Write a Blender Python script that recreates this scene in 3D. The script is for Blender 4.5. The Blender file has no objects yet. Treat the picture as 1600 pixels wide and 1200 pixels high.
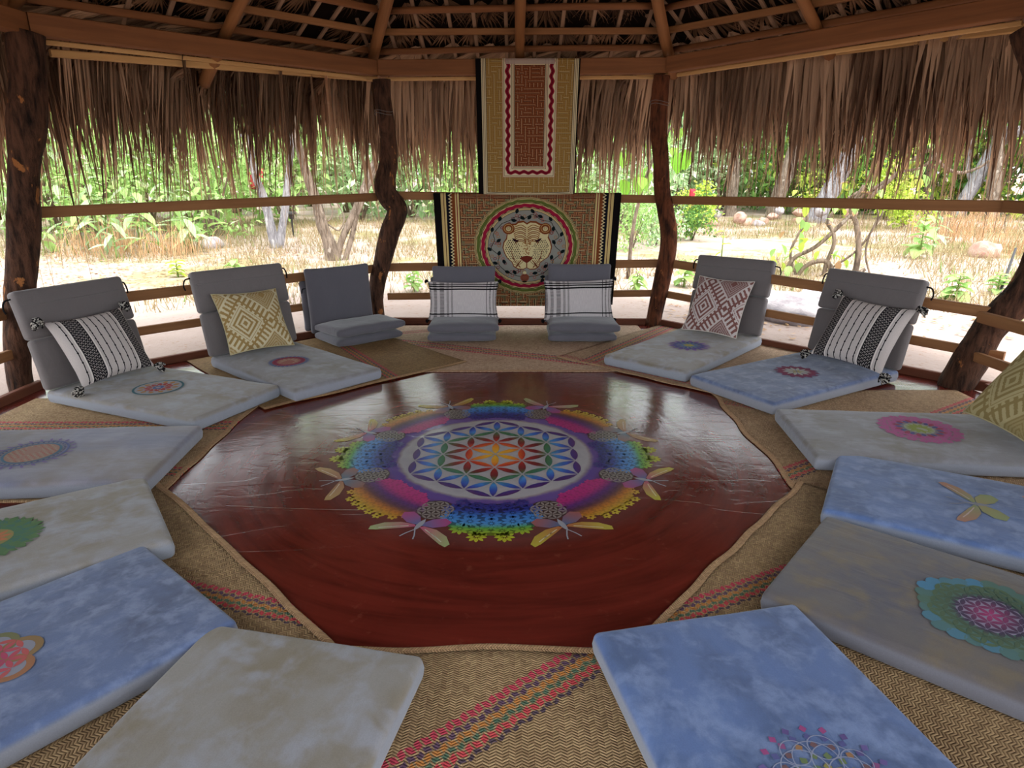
import bpy, math, random
import numpy as np
from mathutils import Vector, Matrix
from mathutils import noise as mnoise

random.seed(7)
rng = np.random.default_rng(7)
SC = bpy.context.scene
COL = SC.collection
PI = math.pi


def lin(c):
    c = c / 255.0
    return c / 12.92 if c <= 0.04045 else ((c + 0.055) / 1.055) ** 2.4


def rgb(r, g, b):
    return (lin(r), lin(g), lin(b), 1.0)


# ---------------------------------------------------------------- camera, sky, sun, exposure
cam_d = bpy.data.cameras.new('camera')
cam = bpy.data.objects.new('camera', cam_d)
COL.objects.link(cam)
cam.location = (0, 0, 1.45)
cam.rotation_euler = (PI / 2 - math.atan(330 / 1020), 0, 0)
cam_d.sensor_width = 36.0
cam_d.lens = 36.0 * 1020 / 1600
cam_d.clip_start = 0.05
cam_d.clip_end = 300
SC.camera = cam

world = bpy.data.worlds.new('overcast_sky')
SC.world = world
world.use_nodes = True
wb = world.node_tree.nodes['Background']
wb.inputs[0].default_value = (0.88, 0.94, 1.0, 1)
wb.inputs[1].default_value = 2.1

sun_d = bpy.data.lights.new('sun', 'SUN')
sun_d.energy = 2.7
sun_d.angle = math.radians(14)
sun_d.color = (1.0, 0.94, 0.85)
sun = bpy.data.objects.new('sun', sun_d)
COL.objects.link(sun)
sun.rotation_euler = (math.radians(24), math.radians(16), 0)

SC.view_settings.view_transform = 'Standard'
SC.view_settings.look = 'None'
SC.view_settings.gamma = 1.0
SC.view_settings.use_curve_mapping = False
SC.view_settings.exposure = 1.0


# ---------------------------------------------------------------- shader helper
class V:
    """a node socket with arithmetic"""
    def __init__(s, M, k):
        s.M, s.k = M, k

    def __add__(s, o): return s.M.m('ADD', s, o)
    def __radd__(s, o): return s.M.m('ADD', o, s)
    def __sub__(s, o): return s.M.m('SUBTRACT', s, o)
    def __rsub__(s, o): return s.M.m('SUBTRACT', o, s)
    def __mul__(s, o): return s.M.m('MULTIPLY', s, o)
    def __rmul__(s, o): return s.M.m('MULTIPLY', o, s)
    def __truediv__(s, o): return s.M.m('DIVIDE', s, o)
    def __lt__(s, o): return s.M.m('LESS_THAN', s, o)
    def __gt__(s, o): return s.M.m('GREATER_THAN', s, o)
    def __mod__(s, o): return s.M.m('FLOORED_MODULO', s, o)
    def floor(s): return s.M.m('FLOOR', s)
    def fract(s): return s.M.m('FRACT', s)
    def abs(s): return s.M.m('ABSOLUTE', s)
    def sin(s): return s.M.m('SINE', s)
    def sqrt(s): return s.M.m('SQRT', s)
    def min(s, o): return s.M.m('MINIMUM', s, o)
    def max(s, o): return s.M.m('MAXIMUM', s, o)

    def clamp(s):
        r = s.M.m('ADD', s, 0.0)
        r.k.node.use_clamp = True
        return r

    def ss(s, a, b):
        n = s.M.nt.nodes.new('ShaderNodeMapRange')
        n.interpolation_type = 'SMOOTHSTEP'
        s.M.put(n.inputs[0], s)
        n.inputs[1].default_value = a
        n.inputs[2].default_value = b
        return V(s.M, n.outputs[0])

    def band(s, a, b):
        return (s > a) * (s < b)


class Mat:
    def __init__(M, name, rough=0.8, spec=0.3, sheen=0.0):
        M.mat = bpy.data.materials.new(name)
        M.mat.use_nodes = True
        M.nt = M.mat.node_tree
        M.p = M.nt.nodes['Principled BSDF']
        M.out = M.nt.nodes['Material Output']
        M.p.inputs['Roughness'].default_value = rough
        M.p.inputs['Specular IOR Level'].default_value = spec
        if sheen:
            M.p.inputs['Sheen Weight'].default_value = sheen
        M._tc = None

    def put(M, sock, v):
        if isinstance(v, V):
            M.nt.links.new(v.k, sock)
        elif v is not None:
            sock.default_value = v

    def m(M, op, a, b=None):
        n = M.nt.nodes.new('ShaderNodeMath')
        n.operation = op
        M.put(n.inputs[0], a)
        if b is not None:
            M.put(n.inputs[1], b)
        return V(M, n.outputs[0])

    def tc(M, w):
        if M._tc is None:
            M._tc = M.nt.nodes.new('ShaderNodeTexCoord')
        return V(M, M._tc.outputs[w])

    def xyz(M, v):
        n = M.nt.nodes.new('ShaderNodeSeparateXYZ')
        M.put(n.inputs[0], v)
        return [V(M, n.outputs[i]) for i in range(3)]

    def vec(M, x, y, z=0.0):
        n = M.nt.nodes.new('ShaderNodeCombineXYZ')
        for i, q in enumerate((x, y, z)):
            M.put(n.inputs[i], q)
        return V(M, n.outputs[0])

    def scale(M, v, s):
        n = M.nt.nodes.new('ShaderNodeVectorMath')
        n.operation = 'MULTIPLY'
        M.put(n.inputs[0], v)
        n.inputs[1].default_value = s
        return V(M, n.outputs[0])

    def vadd(M, v, w):
        n = M.nt.nodes.new('ShaderNodeVectorMath')
        n.operation = 'ADD'
        M.put(n.inputs[0], v)
        M.put(n.inputs[1], w)
        return V(M, n.outputs[0])

    def noise(M, v, s=5.0, d=3.0, r=0.55, dist=0.0):
        n = M.nt.nodes.new('ShaderNodeTexNoise')
        M.put(n.inputs['Vector'], v)
        n.inputs['Scale'].default_value = s
        n.inputs['Detail'].default_value = d
        n.inputs['Roughness'].default_value = r
        n.inputs['Distortion'].default_value = dist
        return V(M, n.outputs[0])

    def white(M, v):
        n = M.nt.nodes.new('ShaderNodeTexWhiteNoise')
        n.noise_dimensions = '3D'
        M.put(n.inputs[0], v)
        return V(M, n.outputs[0])

    def voro(M, v, s=5.0, feature='F1'):
        n = M.nt.nodes.new('ShaderNodeTexVoronoi')
        n.feature = feature
        M.put(n.inputs['Vector'], v)
        n.inputs['Scale'].default_value = s
        return V(M, n.outputs[0])

    def rand(M):
        n = M.nt.nodes.new('ShaderNodeObjectInfo')
        return V(M, n.outputs['Random'])

    def attr(M, name, what='Color'):
        n = M.nt.nodes.new('ShaderNodeAttribute')
        n.attribute_name = name
        return V(M, n.outputs[what])

    def mix(M, f, a, b, mode='MIX'):
        n = M.nt.nodes.new('ShaderNodeMix')
        n.data_type = 'RGBA'
        n.blend_type = mode
        M.put(n.inputs[0], f)
        M.put(n.inputs[6], a)
        M.put(n.inputs[7], b)
        return V(M, n.outputs[2])

    def color(M, v):
        M.put(M.p.inputs['Base Color'], v)
        return M

    def bump(M, hgt, strength=0.3, dist=0.01):
        n = M.nt.nodes.new('ShaderNodeBump')
        n.inputs['Strength'].default_value = strength
        n.inputs['Distance'].default_value = dist
        M.put(n.inputs['Height'], hgt)
        M.nt.links.new(n.outputs[0], M.p.inputs['Normal'])
        return M

    def translucent(M, col, fac):
        t = M.nt.nodes.new('ShaderNodeBsdfTranslucent')
        M.put(t.inputs[0], col)
        x = M.nt.nodes.new('ShaderNodeMixShader')
        x.inputs[0].default_value = fac
        M.nt.links.new(M.p.outputs[0], x.inputs[1])
        M.nt.links.new(t.outputs[0], x.inputs[2])
        M.nt.links.new(x.outputs[0], M.out.inputs[0])
        return M


# ---------------------------------------------------------------- object helpers
WORLD = {}


def mw(o):
    return WORLD.get(o.name, Matrix.Identity(4))


def place(o, parent=None, M=None):
    """link with a world matrix, under a parent if given"""
    if M is None:
        M = Matrix.Identity(4)
    if o.name not in COL.objects:
        COL.objects.link(o)
    if parent is not None:
        o.parent = parent
        o.matrix_basis = mw(parent).inverted() @ M
    else:
        o.matrix_basis = M
    WORLD[o.name] = M.copy()
    return o


def mesh(name, verts, faces, smooth=False, uv=None, col=None):
    me = bpy.data.meshes.new(name)
    if isinstance(verts, np.ndarray):
        verts = verts.tolist()
    if isinstance(faces, np.ndarray):
        faces = faces.tolist()
    me.from_pydata(verts, [], faces)
    if smooth:
        me.polygons.foreach_set('use_smooth', [True] * len(me.polygons))
    if uv is not None:                       # per vertex uv
        uv = np.asarray(uv, dtype=np.float32)
        li = np.empty(len(me.loops), dtype=np.int32)
        me.loops.foreach_get('vertex_index', li)
        l = me.uv_layers.new(name='UVMap')
        l.data.foreach_set('uv', uv[li].ravel())
    if col is not None:
        a = me.color_attributes.new('col', 'FLOAT_COLOR', 'POINT')
        a.data.foreach_set('color', np.asarray(col, dtype=np.float32).ravel())
    me.update()
    return me


def obj(name, me, mat, parent=None, M=None):
    if mat is not None and not me.materials:
        me.materials.append(mat)
    return place(bpy.data.objects.new(name, me), parent, M)


def tag(o, label=None, cat=None, group=None, kind=None):
    for k, v in (('label', label), ('category', cat), ('group', group), ('kind', kind)):
        if v:
            o[k] = v
    return o


def thing(name, label, cat, loc=(0, 0, 0), rz=0.0, group=None):
    o = bpy.data.objects.new(name, None)
    o.empty_display_size = 0.1
    place(o, None, Matrix.Translation(loc) @ Matrix.Rotation(rz, 4, 'Z'))
    return tag(o, label, cat, group)


class MB:
    """collects pieces into one mesh"""
    def __init__(s):
        s.v, s.f, s.c, s.uv = [], [], [], []

    def add(s, v, f, col=None, uv=None):
        n = len(s.v)
        s.v.extend([tuple(p) for p in v])
        s.f.extend([tuple(i + n for i in q) for q in f])
        if col is not None:
            s.c.extend([tuple(col)] * len(v) if not hasattr(col[0], '__len__') else [tuple(c) for c in col])
        if uv is not None:
            s.uv.extend(uv)
        return s

    def mesh(s, name, smooth=False):
        return mesh(name, s.v, s.f, smooth, s.uv or None, s.c or None)


def box_vf(lx, ly, lz, ch=0.006):
    """bar along local X, chamfered long edges"""
    hy, hz = ly / 2, lz / 2
    ch = min(ch, hy * .4, hz * .4)
    prof = [(-hy + ch, -hz), (hy - ch, -hz), (hy, -hz + ch), (hy, hz - ch), (hy - ch, hz), (-hy + ch, hz), (-hy, hz - ch), (-hy, -hz + ch)]
    v = [(x, y, z) for x in (-lx / 2, lx / 2) for (y, z) in prof]
    f = [(i, (i + 1) % 8, (i + 1) % 8 + 8, i + 8) for i in range(8)]
    f += [tuple(range(7, -1, -1)), tuple(range(8, 16))]
    return v, f


def frame_x(a, b, up=(0, 0, 1)):
    """matrix whose x axis runs from a to b, origin at the middle"""
    a, b = Vector(a), Vector(b)
    x = (b - a).normalized()
    y = Vector(up).cross(x).normalized()
    z = x.cross(y)
    M = Matrix((x, y, z)).transposed().to_4x4()
    M.translation = (a + b) / 2
    return M


def bar(name, a, b, ly, lz, mat, parent=None, up=(0, 0, 1)):
    L = (Vector(b) - Vector(a)).length
    v, f = box_vf(L, ly, lz)
    return obj(name, mesh(name, v, f), mat, parent, frame_x(a, b, up))


def catmull(P, n=6):
    P = [np.array(p, float) for p in P]
    Q = [2 * P[0] - P[1]] + P + [2 * P[-1] - P[-2]]
    out = []
    for i in range(1, len(Q) - 2):
        p0, p1, p2, p3 = Q[i - 1:i + 3]
        for k in range(n):
            t = k / n
            out.append(.5 * (2 * p1 + (p2 - p0) * t + (2 * p0 - 5 * p1 + 4 * p2 - p3) * t * t + (3 * p1 - p0 - 3 * p2 + p3) * t ** 3))
    out.append(P[-1])
    return np.array(out)


def tube_vf(pr, seg=8, rough=0.0, seed=0, cap=True, smoothn=6):
    """pr: (x,y,z,r) control points -> tube"""
    q = catmull(pr, smoothn) if smoothn > 1 else np.array(pr, float)
    n = len(q)
    P = q[:, :3]
    T = np.gradient(P, axis=0)
    T /= np.linalg.norm(T, axis=1)[:, None] + 1e-9
    ref = np.array([1., 0, 0]) if abs(T[0][0]) < .8 else np.array([0, 1., 0])
    v = []
    for i in range(n):
        x = ref - T[i] * (ref @ T[i])
        x /= np.linalg.norm(x) + 1e-9
        y = np.cross(T[i], x)
        ref = x
        for k in range(seg):
            a = 2 * PI * k / seg
            d = x * math.cos(a) + y * math.sin(a)
            r = q[i, 3]
            if rough:
                w = Vector(P[i] * 4 + d * .9) + Vector((seed, seed * 2, 0))
                r *= 1 + rough * (mnoise.noise(w) * 1.2 + .5 * mnoise.noise(w * 3.1))
            v.append(tuple(P[i] + d * r))
    f = []
    for i in range(n - 1):
        for k in range(seg):
            k2 = (k + 1) % seg
            f.append((i * seg + k, i * seg + k2, (i + 1) * seg + k2, (i + 1) * seg + k))
    if cap:
        f.append(tuple(range(seg - 1, -1, -1)))
        f.append(tuple((n - 1) * seg + k for k in range(seg)))
    return v, f


def knots(L, r, n):
    h = L / 2
    e = [-h, -h + .12 * r, -h + .35 * r, -h + .65 * r, -h + r]
    mid = list(np.linspace(-h + r, h - r, n + 2)[1:-1])
    return e + mid + [-x for x in reversed(e)]


def rbox(L, W, H, r, nx, ny, nz=1, fn=None):
    """closed rounded box centred on the origin; fn(p array)-> p array deforms it"""
    ax = [knots(L, r, nx), knots(W, r, ny), knots(H, r, nz)]
    idx, V_, F = {}, [], []

    def vid(i, j, k):
        q = (i, j, k)
        if q not in idx:
            idx[q] = len(V_)
            V_.append((ax[0][i], ax[1][j], ax[2][k]))
        return idx[q]
    N = [len(a) - 1 for a in ax]
    for d in range(3):
        a, b = [(1, 2), (2, 0), (0, 1)][d]
        for side in (0, N[d]):
            for i in range(N[a]):
                for j in range(N[b]):
                    q = []
                    for (ii, jj) in ((i, j), (i + 1, j), (i + 1, j + 1), (i, j + 1)):
                        w = [0, 0, 0]
                        w[d] = side
                        w[a] = ii
                        w[b] = jj
                        q.append(vid(*w))
                    F.append(tuple(q) if side else tuple(reversed(q)))
    p = np.array(V_)
    hb = np.array([L / 2 - r, W / 2 - r, H / 2 - r])
    inner = np.clip(p, -hb, hb)
    d = p - inner
    ln = np.linalg.norm(d, axis=1)[:, None]
    p2 = np.where(ln > 1e-9, inner + d / np.maximum(ln, 1e-9) * r, p)
    if fn is not None:
        p2 = fn(p2)
    return p2, F


def nz3(p, s, seed=0.0):
    return np.array([mnoise.noise(Vector((q[0] * s + seed, q[1] * s - seed, q[2] * s))) for q in p])


# ---------------------------------------------------------------- materials
def wood(name, c1, c2, rough=.75, scale=1.0):
    M = Mat(name, rough, .25)
    o = M.vadd(M.tc('Object'), M.scale(M.vec(M.rand(), M.rand(), M.rand()), (37, 11, 23)))
    g = M.noise(M.scale(o, (1.6 * scale, 26 * scale, 26 * scale)), 1.0, 5, .6, .4)
    b = M.noise(M.scale(o, (.9, 4, 4)), 1.0, 2)
    k = (g * .75 + b * .45 - .1).clamp()
    M.color(M.mix(k, c1, c2))
    M.bump(g, .35, .004)
    return M.mat


W_BEAM = wood('beam_wood', rgb(84, 50, 32), rgb(160, 106, 66))
W_RAIL = wood('rail_wood', rgb(104, 66, 40), rgb(176, 126, 82))
W_SILL = wood('sill_wood', rgb(80, 42, 30), rgb(132, 78, 54))
W_PALE = wood('pale_wood', rgb(172, 128, 80), rgb(216, 174, 118))
W_RAFT = wood('rafter_wood', rgb(104, 64, 36), rgb(170, 116, 70))
W_LATH = wood('lath_wood', rgb(120, 92, 72), rgb(180, 146, 120))


def bark(name, c1, c2, c3, patch=.62):
    M = Mat(name, .9, .2)
    o = M.tc('Object')
    n1 = M.noise(M.scale(o, (11, 11, 3.0)), 1.0, 7, .68, .8)
    n2 = M.noise(M.scale(o, (7, 7, 3.4)), 1.3, 5, .62, .3)
    n3 = M.noise(M.scale(o, (34, 34, 7)), 1.0, 4, .6)
    base = M.mix((n1 * .7 + n3 * .5).ss(.42, .74), c1, c2)
    M.color(M.mix(n2.ss(patch, patch + .04), base, c3))
    M.bump(n1 * 1.0 + n3 * .6, 1.0, .035)
    return M.mat


BARK1 = bark('dark_bark', rgb(22, 14, 11), rgb(92, 62, 46), rgb(158, 102, 58), .62)
BARK2 = bark('brown_bark', rgb(34, 19, 13), rgb(112, 64, 40), rgb(140, 84, 50), .64)
BARK_T = bark('tree_bark', rgb(82, 70, 60), rgb(138, 122, 108), rgb(160, 148, 136), .6)
BARK_P = bark('pale_tree_bark', rgb(116, 112, 116), rgb(164, 160, 162), rgb(184, 180, 178), .6)
BARK_V = bark('vine_bark', rgb(84, 72, 62), rgb(140, 122, 106), rgb(160, 146, 132), .6)


def thatch(name, c1, c2, tr=.18):
    M = Mat(name, .75, .15)
    r = M.rand()
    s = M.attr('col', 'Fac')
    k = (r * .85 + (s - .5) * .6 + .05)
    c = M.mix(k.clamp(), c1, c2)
    M.color(c)
    M.translucent(c, tr)
    return M.mat


T_FRINGE = thatch('palm_thatch', rgb(80, 56, 43), rgb(222, 184, 152), .14)
T_ROOF = thatch('roof_thatch', rgb(52, 37, 28), rgb(150, 112, 84), .03)
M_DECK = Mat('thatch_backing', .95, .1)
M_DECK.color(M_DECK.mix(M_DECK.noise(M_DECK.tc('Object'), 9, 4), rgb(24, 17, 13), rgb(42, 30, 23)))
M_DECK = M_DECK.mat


def fabric(name, base, blot, blot2, side, amt=.55, s=5.0, bump=.25):
    """dyed cotton: blotchy dye on the upper face, plain cloth on the sides"""
    M = Mat(name, .85, .2, .25)
    o = M.vadd(M.tc('Object'), M.scale(M.vec(M.rand(), M.rand(), 0.0), (19, 13, 0)))
    x, y, z = M.xyz(M.tc('Object'))
    n1 = M.noise(o, s, 3, .55, .25)
    n2 = M.noise(o, s * .5, 3, .5, .2)
    c = M.mix(n2.ss(.36, .66), base, blot2)
    c = M.mix(n1.ss(.40, .72) * amt, c, blot)
    c = M.mix(z.ss(.012, .034), side, c)
    wv = M.noise(M.scale(o, (260, 260, 260)), 1.0, 1)
    c = M.mix(wv * .25, c, (.02, .02, .025, 1), 'MIX')
    M.color(c)
    fold = M.noise(M.scale(o, (3.5, 12, 9)), 1.0, 3, .5, .8)
    M.bump(fold + wv * .04, bump, .022)
    return M.mat


F_PLAIN = Mat('plain_grey_fabric', .85, .2, .3)
_o = F_PLAIN.tc('Object')
_n = F_PLAIN.noise(F_PLAIN.scale(_o, (300, 300, 300)), 1.0, 1)
_f = F_PLAIN.noise(F_PLAIN.scale(_o, (5, 9, 7)), 1.0, 3, .5, .7)
F_PLAIN.color(F_PLAIN.mix(_n * .5 + _f * .3, rgb(120, 113, 112), rgb(96, 90, 90)))
F_PLAIN.bump(_f, .25, .025)
F_PLAIN = F_PLAIN.mat
F_SLATE = Mat('slate_grey_fabric', .85, .2, .3)
_o = F_SLATE.tc('Object')
_n = F_SLATE.noise(F_SLATE.scale(_o, (300, 300, 300)), 1.0, 1)
_f = F_SLATE.noise(F_SLATE.scale(_o, (5, 9, 7)), 1.0, 3, .5, .7)
F_SLATE.color(F_SLATE.mix(_n * .5 + _f * .3, rgb(106, 103, 110), rgb(82, 80, 88)))
F_SLATE.bump(_f, .3, .025)
F_SLATE = F_SLATE.mat

GSIDE = rgb(150, 152, 162)
F_BLUE = fabric('blue_tie_dye', rgb(96, 120, 170), rgb(132, 152, 196), rgb(80, 100, 142), rgb(146, 152, 168), .8, 13)
F_BLUE2 = fabric('slate_blue_tie_dye', rgb(98, 114, 152), rgb(134, 148, 182), rgb(80, 92, 124), GSIDE, .8, 15)
F_BEIGE = fabric('beige_tie_dye', rgb(148, 142, 136), rgb(164, 166, 178), rgb(134, 122, 102), rgb(152, 156, 166), .75, 8)
F_GREYB = fabric('grey_beige_tie_dye', rgb(138, 136, 140), rgb(160, 160, 170), rgb(124, 116, 106), GSIDE, .7, 8)
F_LILAC = fabric('lilac_grey_tie_dye', rgb(128, 130, 150), rgb(160, 160, 178), rgb(136, 126, 120), GSIDE, .6, 5)
F_BROWN = fabric('brown_grey_tie_dye', rgb(106, 99, 97), rgb(124, 108, 82), rgb(90, 87, 97), rgb(126, 125, 134), .8, 8)

M_PAINT = Mat('painted_colours', .35, .4)
M_PAINT.color(M_PAINT.attr('col'))
M_PAINT = M_PAINT.mat
M_PRINT = Mat('printed_colours', .85, .15)
M_PRINT.color(M_PRINT.attr('col'))
M_PRINT = M_PRINT.mat
M_BLACK = Mat('black_cotton', .9, .1).color(rgb(24, 22, 24)).mat
M_TASS = Mat('black_white_yarn', .9, .1)
_n = M_TASS.noise(M_TASS.scale(M_TASS.tc('Object'), (90, 90, 14)), 1.0, 2)
M_TASS.color(M_TASS.mix(_n.ss(.5, .56), rgb(26, 24, 26), rgb(190, 184, 176)))
M_TASS = M_TASS.mat


def weave(name, stripes, straw=(rgb(122, 94, 66), rgb(188, 156, 114))):
    """plaited palm mat in metric UV; stripes = [(angle deg, offset, half width)]"""
    M = Mat(name, .8, .25)
    u, v, _ = M.xyz(M.tc('UV'))
    col = (u / .017).floor()
    fu = (u / .017).fract()
    d = (col % 2.0) * 2.0 - 1.0
    s = (v / .0095 + d * fu * 1.0)
    fs = s.fract()
    hgt = (fs * PI).sin() * ((fu * PI).sin() * .6 + .4)
    cell = M.white(M.vec(col, s.floor(), 0.0))
    big = M.noise(M.vec(u, v, 0.0), 4, 3)
    c = M.mix((cell * .55 + big * .55).clamp(), straw[0], straw[1])
    c = M.mix((fs < .16) * .75, c, rgb(96, 68, 44))
    for ang, off, hw in stripes:
        ca, sa = math.cos(math.radians(ang)), math.sin(math.radians(ang))
        t = u * (-sa) + v * ca - off            # across the stripe
        l = u * ca + v * sa                     # along it
        zig = ((l / .05).fract() - .5).abs() * .022
        t2 = t + zig
        for k, (a, b, cc) in enumerate(((-hw, -hw * .62, rgb(196, 48, 82)), (-hw * .52, -hw * .26, rgb(84, 56, 92)), (-hw * .2, hw * .06, rgb(196, 124, 58)),
                                        (hw * .12, hw * .34, rgb(62, 104, 84)), (hw * .42, hw * .74, rgb(206, 58, 76)), (hw * .8, hw, rgb(60, 46, 74)))):
            on = t2.band(a, b) * ((l / .025 + (k % 2) * .5).fract() < .74)
            c = M.mix(on * .86, c, cc)
    M.color(c)
    M.bump(hgt, .8, .004)
    return M.mat


def maze(M, u, v, n, thin=.1):
    """rectilinear labyrinth lines: 1 on a line"""
    a, b = u * n, v * n
    r = M.white(M.vec(a.floor(), b.floor(), 3.0)) > .5
    fa, fb = (a.fract() - .5).abs(), (b.fract() - .5).abs()
    l1 = (fa < thin) * r
    l2 = (fb < thin) * (1.0 - r)
    return l1.max(l2)


# ---------------------------------------------------------------- ground and floor
CX, CY = 0.03, 3.03
K = [(-3.34, 1.57), (-3.16, 4.46), (-1.30, 6.43), (1.40, 6.40), (3.20, 4.44), (3.28, 1.60), (1.42, -.40), (-1.36, -.40)]   # corner posts
KF = [(-3.38, 1.57), (-3.40, 4.32), (-1.36, 6.46), (1.44, 6.46), (3.24, 4.46), (3.30, 1.60), (1.46, -.46), (-1.38, -.46)]  # slab corners


def gz(x, y):
    d = math.hypot(x - CX, y - CY)
    k = max(0.0, d - 7.0)
    return -.04 + .012 * k + .05 * mnoise.noise(Vector((x * .35, y * .35, 0))) * min(1, max(0, (d - 4.2) / 3))


M_DIRT = Mat('sandy_dirt', .95, .1)
_o = M_DIRT.tc('Object')
_x, _y, _z = M_DIRT.xyz(_o)
_n1 = M_DIRT.noise(_o, .35, 5, .6)
_n2 = M_DIRT.noise(_o, 3.0, 5, .6)
_n3 = M_DIRT.noise(_o, 22, 3, .6)
_d = ((_x - CX) * (_x - CX) + (_y - CY) * (_y - CY)).sqrt()
_c = M_DIRT.mix(_n2 * .6 + _n3 * .3, rgb(182, 162, 152), rgb(150, 130, 118))
_gr = ((_n1 + _n2 * .35).ss(.62, .82) * _d.ss(5.6, 8.5)).clamp()
_c = M_DIRT.mix(_gr, _c, M_DIRT.mix(_n3, rgb(150, 134, 98), rgb(108, 112, 70)))
_c = M_DIRT.mix(((_n3 > .62) * _n2.ss(.45, .6) * .7), _c, rgb(150, 112, 88))
M_DIRT.color(_c)
M_DIRT.bump(_n2 + _n3 * .5, .5, .03)

xs = np.concatenate([np.linspace(-70, -16, 18), np.linspace(-15, 18, 100), np.linspace(19, 70, 18)])
ys = np.concatenate([np.linspace(-40, -6, 12), np.linspace(-5, 26, 94), np.linspace(27, 90, 18)])
gv = [(x, y, gz(x, y)) for y in ys for x in xs]
nx = len(xs)
gf = [(j * nx + i, j * nx + i + 1, (j + 1) * nx + i + 1, (j + 1) * nx + i) for j in range(len(ys) - 1) for i in range(nx - 1)]
tag(obj('ground', mesh('ground', gv, gf, True), M_DIRT.mat), kind='structure')

MC = (-.09, 3.245)
M_FLOOR = Mat('polished_red_floor', .2, .5)
_o = M_FLOOR.tc('Object')
_x, _y, _z = M_FLOOR.xyz(_o)
_dx, _dy = _x - MC[0], _y - MC[1]
_r = (_dx * _dx + _dy * _dy).sqrt()
_w1 = M_FLOOR.noise(_o, 1.3, 5, .6, 1.2)
_ang = M_FLOOR.m('ARCTAN2', _dy, _dx)
_sw = M_FLOOR.noise(M_FLOOR.vec(_r * 9.0, _ang * 1.2, 0.0), 1.6, 4, .6, .6)     # trowel arcs
_w2 = M_FLOOR.noise(_o, 14, 4, .6)
_c = M_FLOOR.mix((_w1 * .6 + _sw * 1.0 - .32).clamp(), rgb(50, 15, 12), rgb(128, 46, 35))
_c = M_FLOOR.mix(_w2.ss(.6, .8) * .25, _c, rgb(170, 96, 74))
_hz = M_FLOOR.noise(_o, 10, 3)
_ring = (_r + (_hz - .5) * .05)
_c = M_FLOOR.mix(_ring.ss(.50, .53) * (1.0 - _ring.ss(.56, .66)) * .85, _c, rgb(96, 80, 150))
_c = M_FLOOR.mix((1.0 - _ring.ss(.495, .535)), _c, M_FLOOR.mix(_hz, rgb(150, 147, 154), rgb(178, 174, 174)))
_c = M_FLOOR.mix(_ring.ss(.6, .68) * (1.0 - _ring.ss(.84, .98)) * .3, _c, rgb(110, 84, 84))
M_FLOOR.color(_c)
M_FLOOR.put(M_FLOOR.p.inputs['Roughness'], (_w1 * .20 + _w2 * .06 + .04))
_cr = M_FLOOR.noise(M_FLOOR.vec(_x * .6, _y * 2.2, 0.0), 2.0, 3, .5, 1.4)
M_FLOOR.bump(_w1 * 1.0 + _w2 * .10 + _cr.ss(.5, .53) * .06, .22, .02)

fv = [(x, y, 0) for x, y in KF] + [(x, y, -.16) for x, y in KF]
ff = [tuple(range(7, -1, -1)), tuple(range(8, 16))] + [(i, (i + 1) % 8, (i + 1) % 8 + 8, i + 8) for i in range(8)]
FLOOR = tag(obj('floor', mesh('floor', fv, ff), M_FLOOR.mat), 'polished red cement floor of the octagonal pavilion', kind='structure')

# ---------------------------------------------------------------- flat painted designs (vector shapes with point colours)


def mixc(a, b, t):
    t = max(0., min(1., t))
    return tuple(a[i] * (1 - t) + b[i] * t for i in range(4))


def gradient(stops, r):
    for (r0, c0), (r1, c1) in zip(stops, stops[1:]):
        if r <= r1:
            return mixc(c0, c1, (r - r0) / max(1e-6, r1 - r0))
    return stops[-1][1]


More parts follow.
